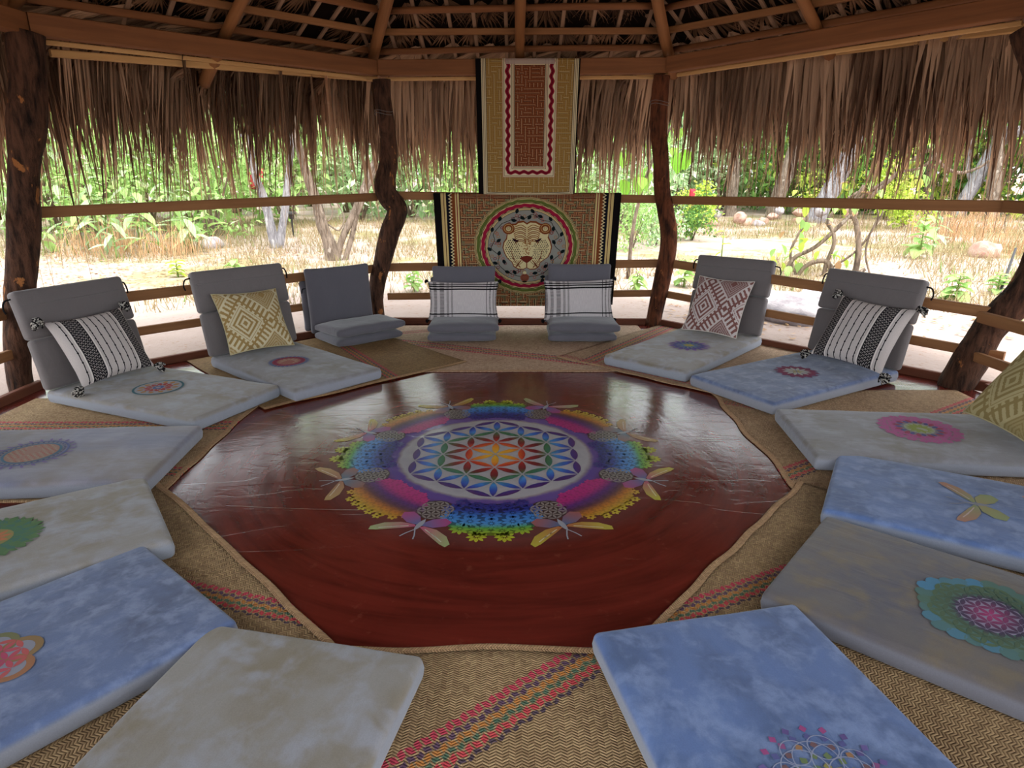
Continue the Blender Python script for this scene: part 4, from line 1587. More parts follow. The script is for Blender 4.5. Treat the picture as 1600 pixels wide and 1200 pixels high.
def ikat_mat(name, ground, ink):
    M = Mat(name, .9, .1)
    u, v, _ = M.xyz(M.tc('UV'))
    nzx = M.noise(M.vec(u * 60, v * 60, 0.0), 1, 2)
    uu = u * 1.25 + (nzx - .5) * .03 + .12
    vv = v * 1.05 + (nzx - .5) * .03 + .05
    x = ((uu + .5).fract() - .5).abs() * 2.0
    y = ((vv + .5).fract() - .5).abs() * 2.0
    d = x + y                              # diamond distance
    conc = ((d * 9.0).fract() < .42) * (d < .62) * (nzx > .38)
    core = (d < .12) * (d > .05)
    d2 = (1.0 - x) + (1.0 - y)
    hook = ((d2 * 5.0).fract() < .5) * (d2 < .95)
    step = (((x - y) * 4.0).fract() < .5) * d.band(.70, 1.30)
    inkm = (conc.max(step * (d2 > .3)).max(hook)).max(core)
    edge = (d - .66).abs() < .05
    edge2 = (d - 1.34).abs() < .035
    inkm = inkm * (1.0 - edge.max(edge2))
    solid = (d < .62) * .55
    c = M.mix(inkm.max(solid), ground, ink)
    M.color(c)
    M.bump(M.noise(M.vec(u * 260, v * 260, 0.0), 1, 1), .15, .003)
    return M.mat


def plaid_mat(name, right):
    M = Mat(name, .9, .1)
    u, v, _ = M.xyz(M.tc('UV'))
    slub = M.noise(M.vec(u * 150, v * 8, 0.0), 1, 2)
    c = M.mix(slub, rgb(172, 164, 166), rgb(216, 208, 206))
    blk = rgb(24, 22, 26)
    dash = ((v * 34.0).fract() < .55)
    fine = ((v * 60.0).fract() < .5)
    for a, b, k in ((.0, .03, dash), (.075, .125, dash), (.17, .235, dash), (.27, .305, fine), (.335, .36, fine), (.835, .845, 1.0), (.88, .905, dash), (.935, .96, fine), (.975, 1.0, dash)):
        c = M.mix(u.band(a, b) * k * .9, c, rgb(52, 44, 44))
    wob = (u * 9).sin() * .006
    vv = v + wob
    for a, b in ((.145, .178), (.785, .825), (.86, .895), (.92, .945)):
        c = M.mix(vv.band(a, b), c, blk)
    M.color(c)
    M.bump(slub, .2, .004)
    return M.mat


def pillow(label, c, U, Vv, w, h, thick, mat, name='throw_pillow', tassel=None, ts=.045, seed=0, group=None, trim=None):
    x = Vector(U).normalized()
    n = x.cross(Vector(Vv)).normalized()
    y = n.cross(x)
    R = Matrix((x, y, n)).transposed().to_4x4()
    R.translation = Vector(c)
    N = 26
    v, uv, f = [], [], []
    for side in (1, -1):
        for j in range(N + 1):
            for i in range(N + 1):
                a, b = -1 + 2 * i / N, -1 + 2 * j / N
                t = max(0, 1 - a * a) ** .5 * max(0, 1 - b * b) ** .5
                t = t ** .85
                px = w / 2 * a * (1 - .075 * (1 - b * b) * a * a)
                py = h / 2 * b * (1 - .075 * (1 - a * a) * b * b)
                wr = .006 * mnoise.noise(Vector((a * 3 + seed, b * 3, side))) * t
                v.append((px, py, side * (thick / 2 * t + wr) * 1.0))
                uv.append((i / N, j / N))
    n1 = N + 1
    for j in range(N):
        for i in range(N):
            q = (j * n1 + i, j * n1 + i + 1, (j + 1) * n1 + i + 1, (j + 1) * n1 + i)
            f.append(q)
            f.append(tuple(k + n1 * n1 for k in reversed(q)))
    root = thing(name, label, 'pillow', c, 0, group)
    obj('pillow_cover', mesh('pillow_cover', v, f, True, uv), mat, root, R)
    if trim:
        rim = [(w / 2 * a * (1 - .075 * (1 - b * b) * a * a), h / 2 * b * (1 - .075 * (1 - a * a) * b * b), 0) for a, b in
               [(-1 + 2 * k / 12, -1) for k in range(12)] + [(1, -1 + 2 * k / 12) for k in range(12)] + [(1 - 2 * k / 12, 1) for k in range(12)] + [(-1, 1 - 2 * k / 12) for k in range(13)]]
        tv, tf = tube_vf([(*p, .0045) for p in rim], 5, smoothn=1)
        obj('piping', mesh('piping', tv, tf, True), trim, root, R)
    if tassel:
        r2 = random.Random(seed)
        for a in (-1, 1):
            for b in (-1, 1):
                mb = MB()
                d0 = Vector((a * .8, b * .35, .1))
                for k in range(30):
                    d = (d0 + Vector((r2.uniform(-.5, .5), r2.uniform(-.5, .5), r2.uniform(-.45, .45)))).normalized()
                    g_ = (R.to_3x3().inverted() @ Vector((0, 0, -1))) * .5
                    p0 = Vector((a * w / 2 * .985, b * h / 2 * .985, 0))
                    p1 = p0 + d * ts * .55
                    p2 = p1 + (d + g_ * 1.6).normalized() * ts * .5
                    tv, tf = tube_vf([(*p0, .006), (*p1, .007), (*p2, .005)], 4, smoothn=2)
                    mb.add(tv, tf)
                obj('tassel', mb.mesh('tassel', True), tassel, root, R)
    return root


S1, S2 = stripes_mat('black_striped_cover', False), stripes_mat('black_striped_cover_mirrored', True)
pillow('black and white striped pillow with black tassels on the left floor chair', (-2.755, 4.255, .345), (.217, .504, .004), (-.244, .059, .402), .53, .47, .15, S1, tassel=M_TASS, ts=.075, seed=1, group='striped tassel pillows')
pillow('black and white striped pillow with black tassels on the blue right floor chair', (2.515, 4.59, .352), (.29, -.502, -.016), (.221, .169, .432), .56, .50, .15, S2, tassel=M_TASS, ts=.075, seed=2, group='striped tassel pillows')
CR_TRIM = Mat('cream_piping', .9, .1).color(rgb(214, 206, 196)).mat
TAN_TRIM = Mat('tan_piping', .9, .1).color(rgb(190, 178, 140)).mat
pillow('tan and cream ikat square pillow on the second left floor chair', (-2.018, 5.008, .352), (.37, .394, -.02), (-.147, .2, .431), .52, .49, .14, ikat_mat('tan_ikat', rgb(206, 194, 160), rgb(156, 128, 80)), seed=3, trim=TAN_TRIM)
pillow('brown and cream ikat square pillow on the beige right floor chair', (1.79, 5.622, .345), (.381, -.334, -.003), (.161, .221, .462), .50, .52, .14, ikat_mat('brown_ikat', rgb(206, 194, 190), rgb(128, 86, 80)), seed=4, trim=CR_TRIM)
pillow('olive tan ikat pillow cut off by the right frame edge', (2.79, 3.25, .375), (.0, -.62, -.008), (.30, .05, .43), .60, .60, .16, ikat_mat('olive_ikat', rgb(186, 172, 128), rgb(150, 132, 86)), seed=5, trim=TAN_TRIM)
PL = plaid_mat('black_plaid_cover', False)
pillow('white pillow with black plaid lines on the folded chair left of the jaguar face', (-.452, 6.005, .318), (1, 0, 0), (0, .06, .35), .66, .36, .13, PL, name='lumbar_pillow', tassel=M_BLACK, ts=.03, seed=6, group='white plaid lumbar pillows')
pillow('white pillow with black plaid lines on the folded chair right of the jaguar face', (.618, 6.005, .328), (1, 0, .022), (-.02, .06, .35), .65, .37, .13, PL, name='lumbar_pillow', tassel=M_BLACK, ts=.03, seed=7, group='white plaid lumbar pillows')

# ---------------------------------------------------------------- garden outside


def leaf_mat(name, c1, c2, c3=None, tr=.35):
    M = Mat(name, .6, .3)
    s = M.attr('col', 'Fac')
    r = M.rand()
    c = M.mix((s * .7 + r * .3).clamp(), c1, c2)
    if c3:
        c = M.mix((s > .86) * 1.0, c, c3)
    M.color(c)
    M.translucent(c, tr)
    return M.mat


L_BRIGHT = leaf_mat('bright_leaves', rgb(128, 172, 92), rgb(188, 216, 134), rgb(222, 234, 184))
L_PALE = leaf_mat('pale_leaves', rgb(132, 168, 112), rgb(196, 218, 170), rgb(226, 232, 206))
L_DARK = leaf_mat('deep_green_leaves', rgb(58, 98, 50), rgb(128, 170, 78), rgb(180, 206, 90))
L_YEL = leaf_mat('yellow_green_leaves', rgb(150, 180, 60), rgb(206, 220, 96), rgb(224, 220, 120))
L_DRY = leaf_mat('dry_leaves', rgb(150, 108, 76), rgb(206, 170, 126), None, .2)
L_GRASS = leaf_mat('grass_blades', rgb(122, 112, 76), rgb(182, 158, 124), rgb(112, 146, 66), .25)


def leaf_cloud(name, n, dims, size, seed, hole=.0, aspect=.45):
    r = np.random.default_rng(seed)
    cl = r.normal(0, .42, (max(6, n // 60), 3))
    p = cl[r.integers(0, len(cl), n)] + r.normal(0, .17, (n, 3))
    p = p * np.array(dims)
    p[:, 2] = np.abs(p[:, 2] + dims[2] * .95)
    a = r.normal(0, 1, (n, 3))
    a[:, 2] -= .5
    a /= np.linalg.norm(a, axis=1)[:, None]
    b = np.cross(a, r.normal(0, 1, (n, 3)))
    b /= np.linalg.norm(b, axis=1)[:, None]
    nn = np.cross(a, b)
    s = size * r.uniform(.6, 1.3, n)[:, None]
    v = np.stack([p, p + a * s * .5 + b * s * aspect * .5 + nn * s * .06, p + a * s, p + a * s * .5 - b * s * aspect * .5 + nn * s * .06], 1).reshape(-1, 3)
    k = np.arange(n)[:, None] * 4
    f = np.concatenate([k + np.array([[0, 1, 2]]), k + np.array([[0, 2, 3]])], 0)
    c = np.repeat(r.uniform(0, 1, n), 4)
    return mesh(name, v, f, False, None, np.stack([c, c, c, np.ones_like(c)], 1))


def one_leaf(name, L, W, seed):
    v, c = [], []
    for j in range(5):
        t = j / 4
        w = W * math.sin(PI * (t * .88 + .08)) ** .9 / 2
        z = -.35 * L * t * t
        v += [(-w, L * t, z + w * .35), (0, L * t, z), (w, L * t, z + w * .35)]
    f = []
    for j in range(4):
        p = 3 * j
        f += [(p, p + 1, p + 4, p + 3), (p + 1, p + 2, p + 5, p + 4)]
    return mesh(name, v, f, True, None, [(.5, .5, .5, 1)] * len(v))


def grove(name, label, cat, parts, mat, base, group=None, crown=None):
    root = thing(name, label, cat, base, 0, group)
    for k, (pn, pr, rg) in enumerate(parts):
        v, f = tube_vf(pr, 9, rg, seed=k + len(label), smoothn=4)
        obj(pn, mesh(pn, v, f, True), mat, root)
    if crown:
        for (x, y, z, d, n, s, lm, sd) in crown:
            o = obj('crown', leaf_cloud('crown', n, d, s, sd), lm, root, Matrix.Translation((x, y, z)))
            o['kind'] = 'stuff'
    return root


grove('forked_tree', 'pale forked tree with two thin stems, seen below the left fringe', 'tree', [
    ('trunk', [(-4.70, 13.19, -0.08, 0.112), (-4.75, 13.17, 0.49, 0.088), (-4.81, 13.15, 0.98, 0.081), (-4.92, 13.11, 1.45, 0.067), (-4.94, 13.10, 2.02, 0.060), (-4.92, 13.11, 3.3, 0.047)], .1),
    ('branch', [(-4.66, 13.21, -0.05, 0.1), (-4.53, 13.25, 0.49, 0.076), (-4.43, 13.28, 0.91, 0.075), (-4.36, 13.31, 1.33, 0.062), (-4.22, 13.36, 2.03, 0.055), (-3.97, 13.45, 3.3, 0.048)], .1)],
    BARK_P, (-4.7, 13.19, -.05), None, [(-4.6, 13.2, 2.6, (1.5, 1.3, .9), 700, .22, L_PALE, 31)])
grove('forked_tree', 'brown tree with several leaning stems near the S-shaped post', 'tree', [
    ('trunk', [(-3.12, 11.60, -0.07, 0.135), (-3.18, 11.59, 0.28, 0.112), (-3.28, 11.56, 0.61, 0.099), (-3.32, 11.55, 0.95, 0.087), (-3.40, 11.53, 1.24, 0.081), (-3.51, 11.50, 1.75, 0.064), (-3.69, 11.45, 3.1, 0.041)], .14),
    ('branch', [(-3.09, 11.61, -0.05, 0.062), (-2.98, 11.64, 0.33, 0.056), (-2.76, 11.70, 0.76, 0.061), (-2.59, 11.75, 1.13, 0.055), (-2.41, 11.79, 1.53, 0.049), (-2.16, 11.86, 1.97, 0.044), (-1.71, 11.98, 3.0, 0.032)], .1),
    ('branch', [(-2.97, 11.64, -0.08, 0.05), (-2.81, 11.69, 0.38, 0.045), (-2.70, 11.72, 0.76, 0.045), (-2.52, 11.76, 1.13, 0.039), (-2.31, 11.82, 1.6, 0.027)], .1),
    ('twig', [(-3.29, 11.56, 0.82, 0.014), (-3.18, 11.59, 0.66, 0.014), (-3.09, 11.61, 0.82, 0.013), (-3.18, 11.59, 1.14, 0.011)], 0),
    ('twig', [(-3.18, 11.59, 0.6, 0.014), (-3.0, 11.6, 0.5, 0.013), (-2.9, 11.62, 0.72, 0.012), (-3.02, 11.6, 1.0, 0.010)], 0)],
    BARK_T, (-3.1, 11.6, -.05), None, [(-3.0, 11.7, 2.7, (1.8, 1.5, .9), 700, .2, L_BRIGHT, 32)])
TR = [
    ('upright brown tree trunk just right of the curved post, rough bark', BARK_T, [('trunk', [(7.04, 21.70, -0.13, 0.26), (7.03, 21.71, 0.47, 0.195), (7.01, 21.71, 1.45, 0.187), (6.92, 21.74, 2.40, 0.175), (6.83, 21.77, 3.69, 0.157), (6.72, 21.81, 5.28, 0.153)], .1)], (6.8, 21.7, 5.0)),
    ('grey tree trunk leaning right, between the upright trunk and the pale slanting one', BARK_T, [('trunk', [(7.94, 20.45, -0.11, 0.27), (7.99, 20.43, 0.62, 0.222), (8.12, 20.38, 1.27, 0.215), (8.27, 20.32, 1.99, 0.21), (8.41, 20.26, 2.68, 0.185), (8.66, 20.17, 4.02, 0.162), (8.9, 20.1, 5.5, .13)], .1)], (8.9, 20, 5.2)),
    ('pale slanting tree trunk behind the tangled vines', BARK_P, [('trunk', [(8.66, 19.37, -0.1, 0.28), (8.88, 19.26, 0.67, 0.245), (9.08, 19.16, 1.19, 0.238), (9.24, 19.08, 1.79, 0.215), (9.41, 19.00, 2.44, 0.192), (9.65, 18.88, 3.70, 0.169), (9.9, 18.8, 5.2, .14)], .1)], (9.8, 18.8, 5.0)),
    ('pale slanting tree with curved forking branches below the right fringe', BARK_P, [
        ('trunk', [(13.54, 20.48, -0.08, 0.206), (13.62, 20.42, 0.62, 0.193), (13.78, 20.32, 1.18, 0.190), (13.92, 20.22, 1.81, 0.188), (14.13, 20.09, 2.33, 0.166), (14.52, 19.83, 2.62, 0.145), (15.20, 19.38, 2.80, 0.124)], .08),
        ('branch', [(13.74, 20.34, 1.09, 0.076), (13.57, 20.46, 1.54, 0.057), (13.54, 20.47, 2.08, 0.047), (13.55, 20.47, 2.52, 0.038)], .05),
        ('branch', [(13.66, 20.39, 1.27, 0.038), (13.98, 20.18, 1.23, 0.030), (14.26, 20.00, 1.27, 0.022)], .05),
        ('branch', [(13.91, 20.23, 1.72, 0.132), (14.03, 20.15, 2.24, 0.130), (14.20, 20.04, 2.67, 0.110), (14.25, 20.01, 3.51, 0.090)], .08)], (14.4, 20, 4.4)),
    ('dark upright tree trunk at the far right, behind the pale slanting tree', BARK_T, [('trunk', [(14.15, 19.84, -0.07, 0.26), (14.10, 19.87, 0.56, 0.195), (14.07, 19.89, 1.09, 0.18), (14.01, 19.93, 1.80, 0.17), (13.91, 20.01, 2.67, 0.165), (13.76, 20.11, 4.02, 0.144), (13.7, 20.1, 5.2, .12)], .1)], (13.7, 20.2, 5.2)),
    ('thin grey tree trunk behind the dry brush, left of the pale slanting tree', BARK_T, [('trunk', [(13.32, 21.54, -0.08, 0.195), (13.24, 21.58, 0.67, 0.143), (13.17, 21.62, 1.64, 0.141), (13.23, 21.59, 2.76, 0.118), (13.15, 21.63, 4.21, 0.116)], .1)], (13.2, 21.8, 4.4)),
    ('dim upright trunk behind the tangled vines, deep in the trees', BARK_T, [('trunk', [(11.79, 21.51, -.1, 0.174), (11.72, 21.55, 0.87, 0.142), (11.59, 21.61, 2.02, 0.120), (11.42, 21.69, 3.68, 0.117), (11.3, 21.7, 5, .1)], .1)], (11.4, 21.8, 4.6)),
    ('slender far trunk left of the upright brown trunk', BARK_T, [('trunk', [(7.27, 23.72, -0.1, 0.095), (7.17, 23.75, 1.03, 0.078), (7.08, 23.77, 2.28, 0.077), (6.95, 23.81, 3.90, 0.064), (6.9, 23.8, 5, .05)], .1)], (6.9, 23.8, 4.6)),
]
for k, (lab, bm, parts, cw) in enumerate(TR):
    b = parts[0][1][0]
    grove('tree', lab, 'tree', parts, bm, (b[0], b[1], b[2]), None, [(*cw, (1.8, 1.6, .9), 500, .28, L_DARK if k % 2 else L_BRIGHT, 40 + k)])

# tangled vines on the right
vt = thing('vine_tangle', 'tangle of twisted grey vine stems with yellowing leaves behind the right railing', 'vine', (4.8, 9.9, -.05))
VN = [[(4.21, 10.18, -0.16, 0.035), (4.32, 10.13, 0.19, 0.034), (4.58, 10.00, 0.39, 0.029), (4.89, 9.86, 0.78, 0.030), (5.05, 9.78, 1.01, 0.032), (5.27, 9.68, 1.28, 0.032), (5.63, 9.51, 1.70, 0.026), (5.82, 9.42, 1.76, 0.017)],
      [(4.35, 10.12, -0.20, 0.030), (4.50, 10.05, 0.10, 0.034), (4.73, 9.94, 0.18, 0.039), (4.85, 9.88, -0.00, 0.039), (4.96, 9.83, -0.07, 0.039), (5.14, 9.74, 0.03, 0.033), (5.22, 9.70, 0.10, 0.028)],
      [(5.03, 9.79, -0.20, 0.048), (5.11, 9.76, 0.05, 0.043), (5.11, 9.76, 0.37, 0.042), (5.03, 9.79, 0.74, 0.037), (4.94, 9.84, 0.96, 0.033), (5.05, 9.78, 1.28, 0.028)],
      [(4.73, 9.94, -0.13, 0.029), (4.74, 9.93, 0.12, 0.029), (4.80, 9.90, 0.45, 0.029), (4.75, 9.92, 0.64, 0.027), (4.68, 9.96, 0.77, 0.025), (4.80, 9.90, 0.99, 0.023), (4.99, 9.81, 1.19, 0.018)],
      [(5.29, 9.67, 0.01, 0.014), (5.20, 9.71, 0.29, 0.015), (5.20, 9.71, 0.56, 0.015), (5.27, 9.68, 0.84, 0.014), (5.22, 9.70, 1.01, 0.011)],
      [(4.61, 9.99, -0.14, 0.015), (4.75, 9.93, 0.02, 0.016), (5.09, 9.76, 0.37, 0.015), (5.28, 9.68, 0.79, 0.014), (5.32, 9.66, 0.93, 0.011)],
      [(4.93, 9.84, 1.01, 0.023), (5.39, 9.62, 1.43, 0.022), (5.66, 9.50, 1.52, 0.018), (5.76, 9.44, 1.70, 0.017), (5.62, 9.51, 1.77, 0.013)],
      [(5.75, 9.45, 1.72, 0.022), (5.89, 9.38, 1.53, 0.022), (6.07, 9.30, 1.45, 0.022), (6.26, 9.21, 1.52, 0.017), (6.34, 9.17, 1.61, 0.015)],
      [(4.45, 10.07, -0.20, 0.020), (4.28, 10.15, 0.23, 0.020), (4.33, 10.13, 0.52, 0.019), (4.43, 10.08, 0.81, 0.017), (4.30, 10.14, 1.09, 0.011)]]
for k, pr in enumerate(VN):
    v, f = tube_vf(pr, 7, .12, seed=k, smoothn=5)
    obj('vine_stem', mesh('vine_stem', v, f, True), BARK_V, vt)
LEAFM = [one_leaf('leaf', .16, .11, 1), one_leaf('leaf', .13, .085, 2)]
for m, q in zip(LEAFM, (L_YEL, L_DRY)):
    m.materials.append(q)
LEAFG = one_leaf('leaf', .16, .11, 3)
LEAFG.materials.append(L_BRIGHT)


def leaf_at(me, p, parent, yaw, pitch, sc):
    M = Matrix.Translation(p) @ Matrix.Rotation(yaw, 4, 'Z') @ Matrix.Rotation(pitch, 4, 'X') @ Matrix.Diagonal((sc, sc, sc, 1))
    return obj('leaf', me, None, parent, M)


for k in range(95):
    pr = VN[random.choice([0, 0, 3, 8, 8, 6, 1, 0])]
    a = random.randrange(len(pr) - 1)
    t = random.random()
    p = Vector(pr[a][:3]).lerp(Vector(pr[a + 1][:3]), t) + Vector((random.gauss(-.08, .16), random.gauss(0, .18), random.gauss(.02, .13)))
    if p.z < .03:
        continue
    leaf_at(random.choice([LEAFM[0], LEAFM[1], LEAFG, LEAFG, LEAFM[0]]), p, vt, random.uniform(0, 6.28), random.uniform(-1.3, .2), random.uniform(.6, 1.2))

# tall leafy herbs on the left, low plants elsewhere
HL = one_leaf('leaf', .34, .12, 5)
HL.materials.append(L_PALE)
HL2 = one_leaf('leaf', .30, .13, 6)
HL2.materials.append(L_BRIGHT)
STEM_M = Mat('green_stem', .8, .2).color(rgb(120, 138, 80)).mat


def leafy_plant(label, x, y, h, n, me, ls, group=None, lean=(0, 0), name='leafy_plant'):
    z0 = gz(x, y)
    root = thing(name, label, 'plant', (x, y, z0), 0, group)
    pr = [(x + lean[0] * t, y + lean[1] * t, z0 - .02 + h * t, .016 * (1.2 - t)) for t in (0, .35, .7, 1)]
    v, f = tube_vf(pr, 5, smoothn=3)
    obj('stem', mesh('stem', v, f, True), STEM_M, root)
    for k in range(n):
        t = (k + .6) / n
        p = Vector((x + lean[0] * t, y + lean[1] * t, z0 + h * (.12 + .88 * t)))
        leaf_at(me, p, root, k * 2.4 + random.uniform(-.5, .5), random.uniform(-.5, .55), ls * random.uniform(.7, 1.2) * (1.1 - .35 * t))
    return root


ORDS = 'first second third fourth fifth sixth seventh eighth ninth tenth eleventh twelfth thirteenth fourteenth fifteenth sixteenth seventeenth'.split()
for k, (x, y, h) in enumerate(sorted([(-9.3, 12.6, 1.9), (-8.6, 12.2, 1.5), (-8.1, 12.7, 2.1), (-7.6, 12.3, 1.6), (-7.2, 12.9, 1.9), (-6.8, 12.4, 1.4), (-6.4, 12.9, 1.7), (-6.0, 12.5, 1.2), (-8.9, 13.3, 2.3), (-7.8, 13.5, 2.2), (-6.9, 13.6, 2.0), (-6.1, 13.5, 1.5), (-9.9, 13.0, 2.2)], key=lambda q: q[0] / q[1])):
    leafy_plant('tall green long-leaved herb beyond the left bay, %s from the left of thirteen' % ORDS[k], x, y, h, 17, HL if k % 2 else HL2, 1.25, 'tall herbs beyond the left bay', (random.uniform(-.2, .2), random.uniform(-.2, .2)))
leafy_plant('pale young plant with pointed leaves standing alone before the dry left thicket', -7.0, 11.7, .85, 11, HL, 1.1)
for lab, x, y, h, n, me, s in (
        ('green leafy plant with rounded leaves in the middle of the right grass', 7.15, 11.6, .75, 18, LEAFG, 1.9),
        ('taller pale plant beside the rounded green plant in the right grass', 7.75, 12.2, 1.0, 16, HL, .8),
        ('low bright green plant on the dirt beyond the blue striped pillow chair', 5.45, 7.95, .32, 18, LEAFG, 1.4),
        ('low green sprig near the dark stick at the far right', 6.2, 8.3, .26, 14, LEAFG, 1.2),
        ('small green weed behind the low rail left of the jaguar cloth', -1.3, 8.6, .28, 14, LEAFG, 1.1),
        ('small green weed behind the low rail right of the jaguar cloth', 1.65, 8.6, .26, 14, LEAFG, 1.0),
        ('bright green weed behind the chair with the brown ikat pillow', 2.35, 8.9, .42, 18, LEAFG, 1.2),
        ('yellow green weed at the edge of the path beyond the left bay', -4.9, 9.6, .24, 14, LEAFM[0], 1.1),
        ('green weed among the dry grass behind the tan pillow chair', -4.0, 9.5, .28, 14, LEAFG, 1.1),
        ('thin dry stalk with a few yellow leaves beyond the right bay', 2.95, 9.3, .75, 7, LEAFM[0], .9)):
    leafy_plant(lab, x, y, h, n, me, s)

# broad bright leaves hanging near the curved post
hb = thing('broadleaf_sapling', 'sapling with broad yellow green leaves beside the curved post', 'plant', (1.7, 9.6, gz(1.7, 9.6)))
v, f = tube_vf([(1.7, 9.6, -.08, .03), (1.75, 9.6, .8, .025), (1.95, 9.6, 1.6, .02), (2.3, 9.6, 2.25, .014)], 6, smoothn=4)
obj('stem', mesh('stem', v, f, True), BARK_V, hb)
BL = one_leaf('leaf', .24, .2, 8)
BL.materials.append(leaf_mat('broad_green_leaves', rgb(104, 166, 44), rgb(150, 200, 70)))
for k in range(26):
    p = Vector((random.uniform(1.45, 2.5), 9.6 + random.uniform(-.3, .3), random.uniform(1.35, 2.2)))
    leaf_at(BL, p, hb, random.uniform(0, 6.28), random.uniform(-1.3, -.3), random.uniform(.7, 1.1))

# shrubs
SH = {}
for key, lm, n, d, s in (('tall', L_BRIGHT, 1700, (1.3, 1.2, 1.35), .17), ('pale', L_PALE, 1200, (1.3, 1.2, 1.2), .2), ('dark', L_DARK, 1500, (1.3, 1.3, 1.3), .2), ('yellow', L_YEL, 1100, (1.2, 1.1, 1.1), .22)):
    SH[key] = [leaf_cloud('foliage', n, d, s, 60 + hash(key) % 7 * 0 + len(key) * 5 + q) for q in range(3)]
    for m in SH[key]:
        m.materials.append(lm)
SV, SF = [], []
mbS = MB()
for k in range(7):
    a = k * 2.4
    tv, tf = tube_vf([(0, 0, -.1, .03), (.25 * math.cos(a), .25 * math.sin(a), .6, .022), (.7 * math.cos(a), .7 * math.sin(a), 1.6, .012)], 5, smoothn=3)
    mbS.add(tv, tf)
STEMS = mbS.mesh('stems', True)
STEMS.materials.append(BARK_V)
SHL = {'tall': 'bright green leafy shrub in the far undergrowth, %s from the left of its kind', 'pale': 'pale green hazy shrub far behind the others, %s from the left of its kind',
       'dark': 'deep green shrub among the right trees, %s from the left of its kind', 'yellow': 'yellow green shrub glowing behind the right railing, %s from the left'}
SHG = {'tall': 'bright background shrubs', 'pale': 'pale background shrubs', 'dark': 'deep green background shrubs', 'yellow': 'yellow green background shrubs'}


def shrub(key, x, y, s, sz=1.0, label=None, group=None):
    root = thing('shrub', label, 'shrub', (x, y, gz(x, y)), 0, group)
    M = Matrix.Translation((x, y, gz(x, y))) @ Matrix.Rotation(random.uniform(0, 6.28), 4, 'Z') @ Matrix.Diagonal((s, s, s * sz, 1))
    o = obj('foliage', random.choice(SH[key]), None, root, M)
    o['kind'] = 'stuff'
    obj('stems', STEMS, None, root, M)
    return root


shrub('tall', 2.35, 13.0, .42, 1.2, 'leafy green shrub just right of the jaguar cloth, below the top rail')
shrub('pale', 3.0, 13.9, .45, 1.0, 'pale green shrub seen between the cloth and the curved post')
shrub('dark', 4.0, 14.8, .40, 1.0, 'low green shrub at the bend of the dirt path, right of the curved post')
for k, (x, y, s) in enumerate(sorted([(-13, 15, 1.5), (-11.2, 16.5, 1.5), (-9.5, 15.2, 1.35), (-8.2, 17.2, 1.5), (-7.0, 15.6, 1.2), (-10.5, 19.5, 1.9), (-14.5, 18, 1.9), (-6.2, 18.5, 1.5), (-13, 21.5, 2.2), (-9, 22, 2.1),
                               (-1.0, 19.5, 1.4), (.6, 18.8, 1.4), (2.2, 19.8, 1.5), (1.2, 22.5, 2.0), (-2.0, 23.5, 2.0), (3.6, 21, 1.5), (-17, 24, 2.6)], key=lambda q: q[0] / q[1])):
    shrub('tall', x, y, s, random.uniform(.85, 1.15), SHL['tall'] % ORDS[k], SHG['tall'])
for k, (x, y, s) in enumerate(sorted([(-4.6, 20.5, 1.5), (-3.2, 21.5, 1.6), (-5.8, 23.5, 2.0), (-.5, 25.5, 2.2), (4.8, 25, 2.0), (7.2, 27, 2.3), (2.9, 17.2, 1.0), (5.6, 23, 1.4), (9.5, 26.5, 2.2), (-8, 27, 2.6)], key=lambda q: q[0] / q[1])):
    shrub('pale', x, y, s, random.uniform(.85, 1.15), SHL['pale'] % ORDS[k], SHG['pale'])
for k, (x, y, s) in enumerate(sorted([(10.6, 22.4, 1.5), (12.4, 23.5, 1.7), (15.4, 21.8, 1.5), (17.2, 20.4, 1.5), (14.2, 25, 2.1), (18.5, 23, 2.1), (9.2, 23.4, 1.4), (12.8, 27.5, 2.4), (17, 27, 2.5), (21, 22, 2.1), (7.6, 24.6, 1.5)], key=lambda q: q[0] / q[1])):
    shrub('dark', x, y, s, random.uniform(.85, 1.15), SHL['dark'] % ORDS[k], SHG['dark'])
for k, (x, y, s) in enumerate(sorted([(16.0, 19.0, .8), (11.2, 20.2, .8), (9.9, 21.2, .7), (14.9, 22.5, 1.1), (5.0, 18.4, .55), (10.0, 17.2, .55)], key=lambda q: q[0] / q[1])):
    shrub('yellow', x, y, s, random.uniform(.85, 1.15), SHL['yellow'] % ORDS[k], SHG['yellow'])

# dry brush
for lab, x, y, s in (('brown dry thicket of bare stems at the foot of the tall left herbs', -7.4, 12.2, 1.0), ('dry brown brush pile under the left herbs, close to the path', -6.3, 12.2, .8),
                     ('dry brown standing brush left of the pale slanting trees at right', 9.6, 14.2, 1.2), ('low dry brown brush at the far right edge', 9.6, 12.0, .8), ('dry straw coloured brush around the leaning right trunks', 11.2, 16.5, 1.2)):
    z0 = gz(x, y)
    root = thing('dry_brush', lab, 'brush', (x, y, z0))
    mb = MB()
    r2 = random.Random(lab)
    r2 = random.Random(int(abs(x * 100)))
    for k in range(150):
        px, py = x + r2.gauss(0, .45 * s), y + r2.gauss(0, .4 * s)
        hgt = r2.uniform(.25, .85) * s
        dx, dy = r2.gauss(0, .25) * hgt, r2.gauss(0, .25) * hgt
        w = .006
        mb.add([(px - w, py, z0 - .02), (px + w, py, z0 - .02), (px + dx * .5 + w * .7, py + dy * .5, z0 + hgt * .6), (px + dx * .5 - w * .7, py + dy * .5, z0 + hgt * .6), (px + dx * 1.3, py + dy * 1.3, z0 + hgt)],
               [(0, 1, 2, 3), (3, 2, 4)], [(r2.random(),) * 3 + (1,)] * 5)
    o = obj('stems', mb.mesh('stems'), L_DRY, root)
    o['kind'] = 'stuff'

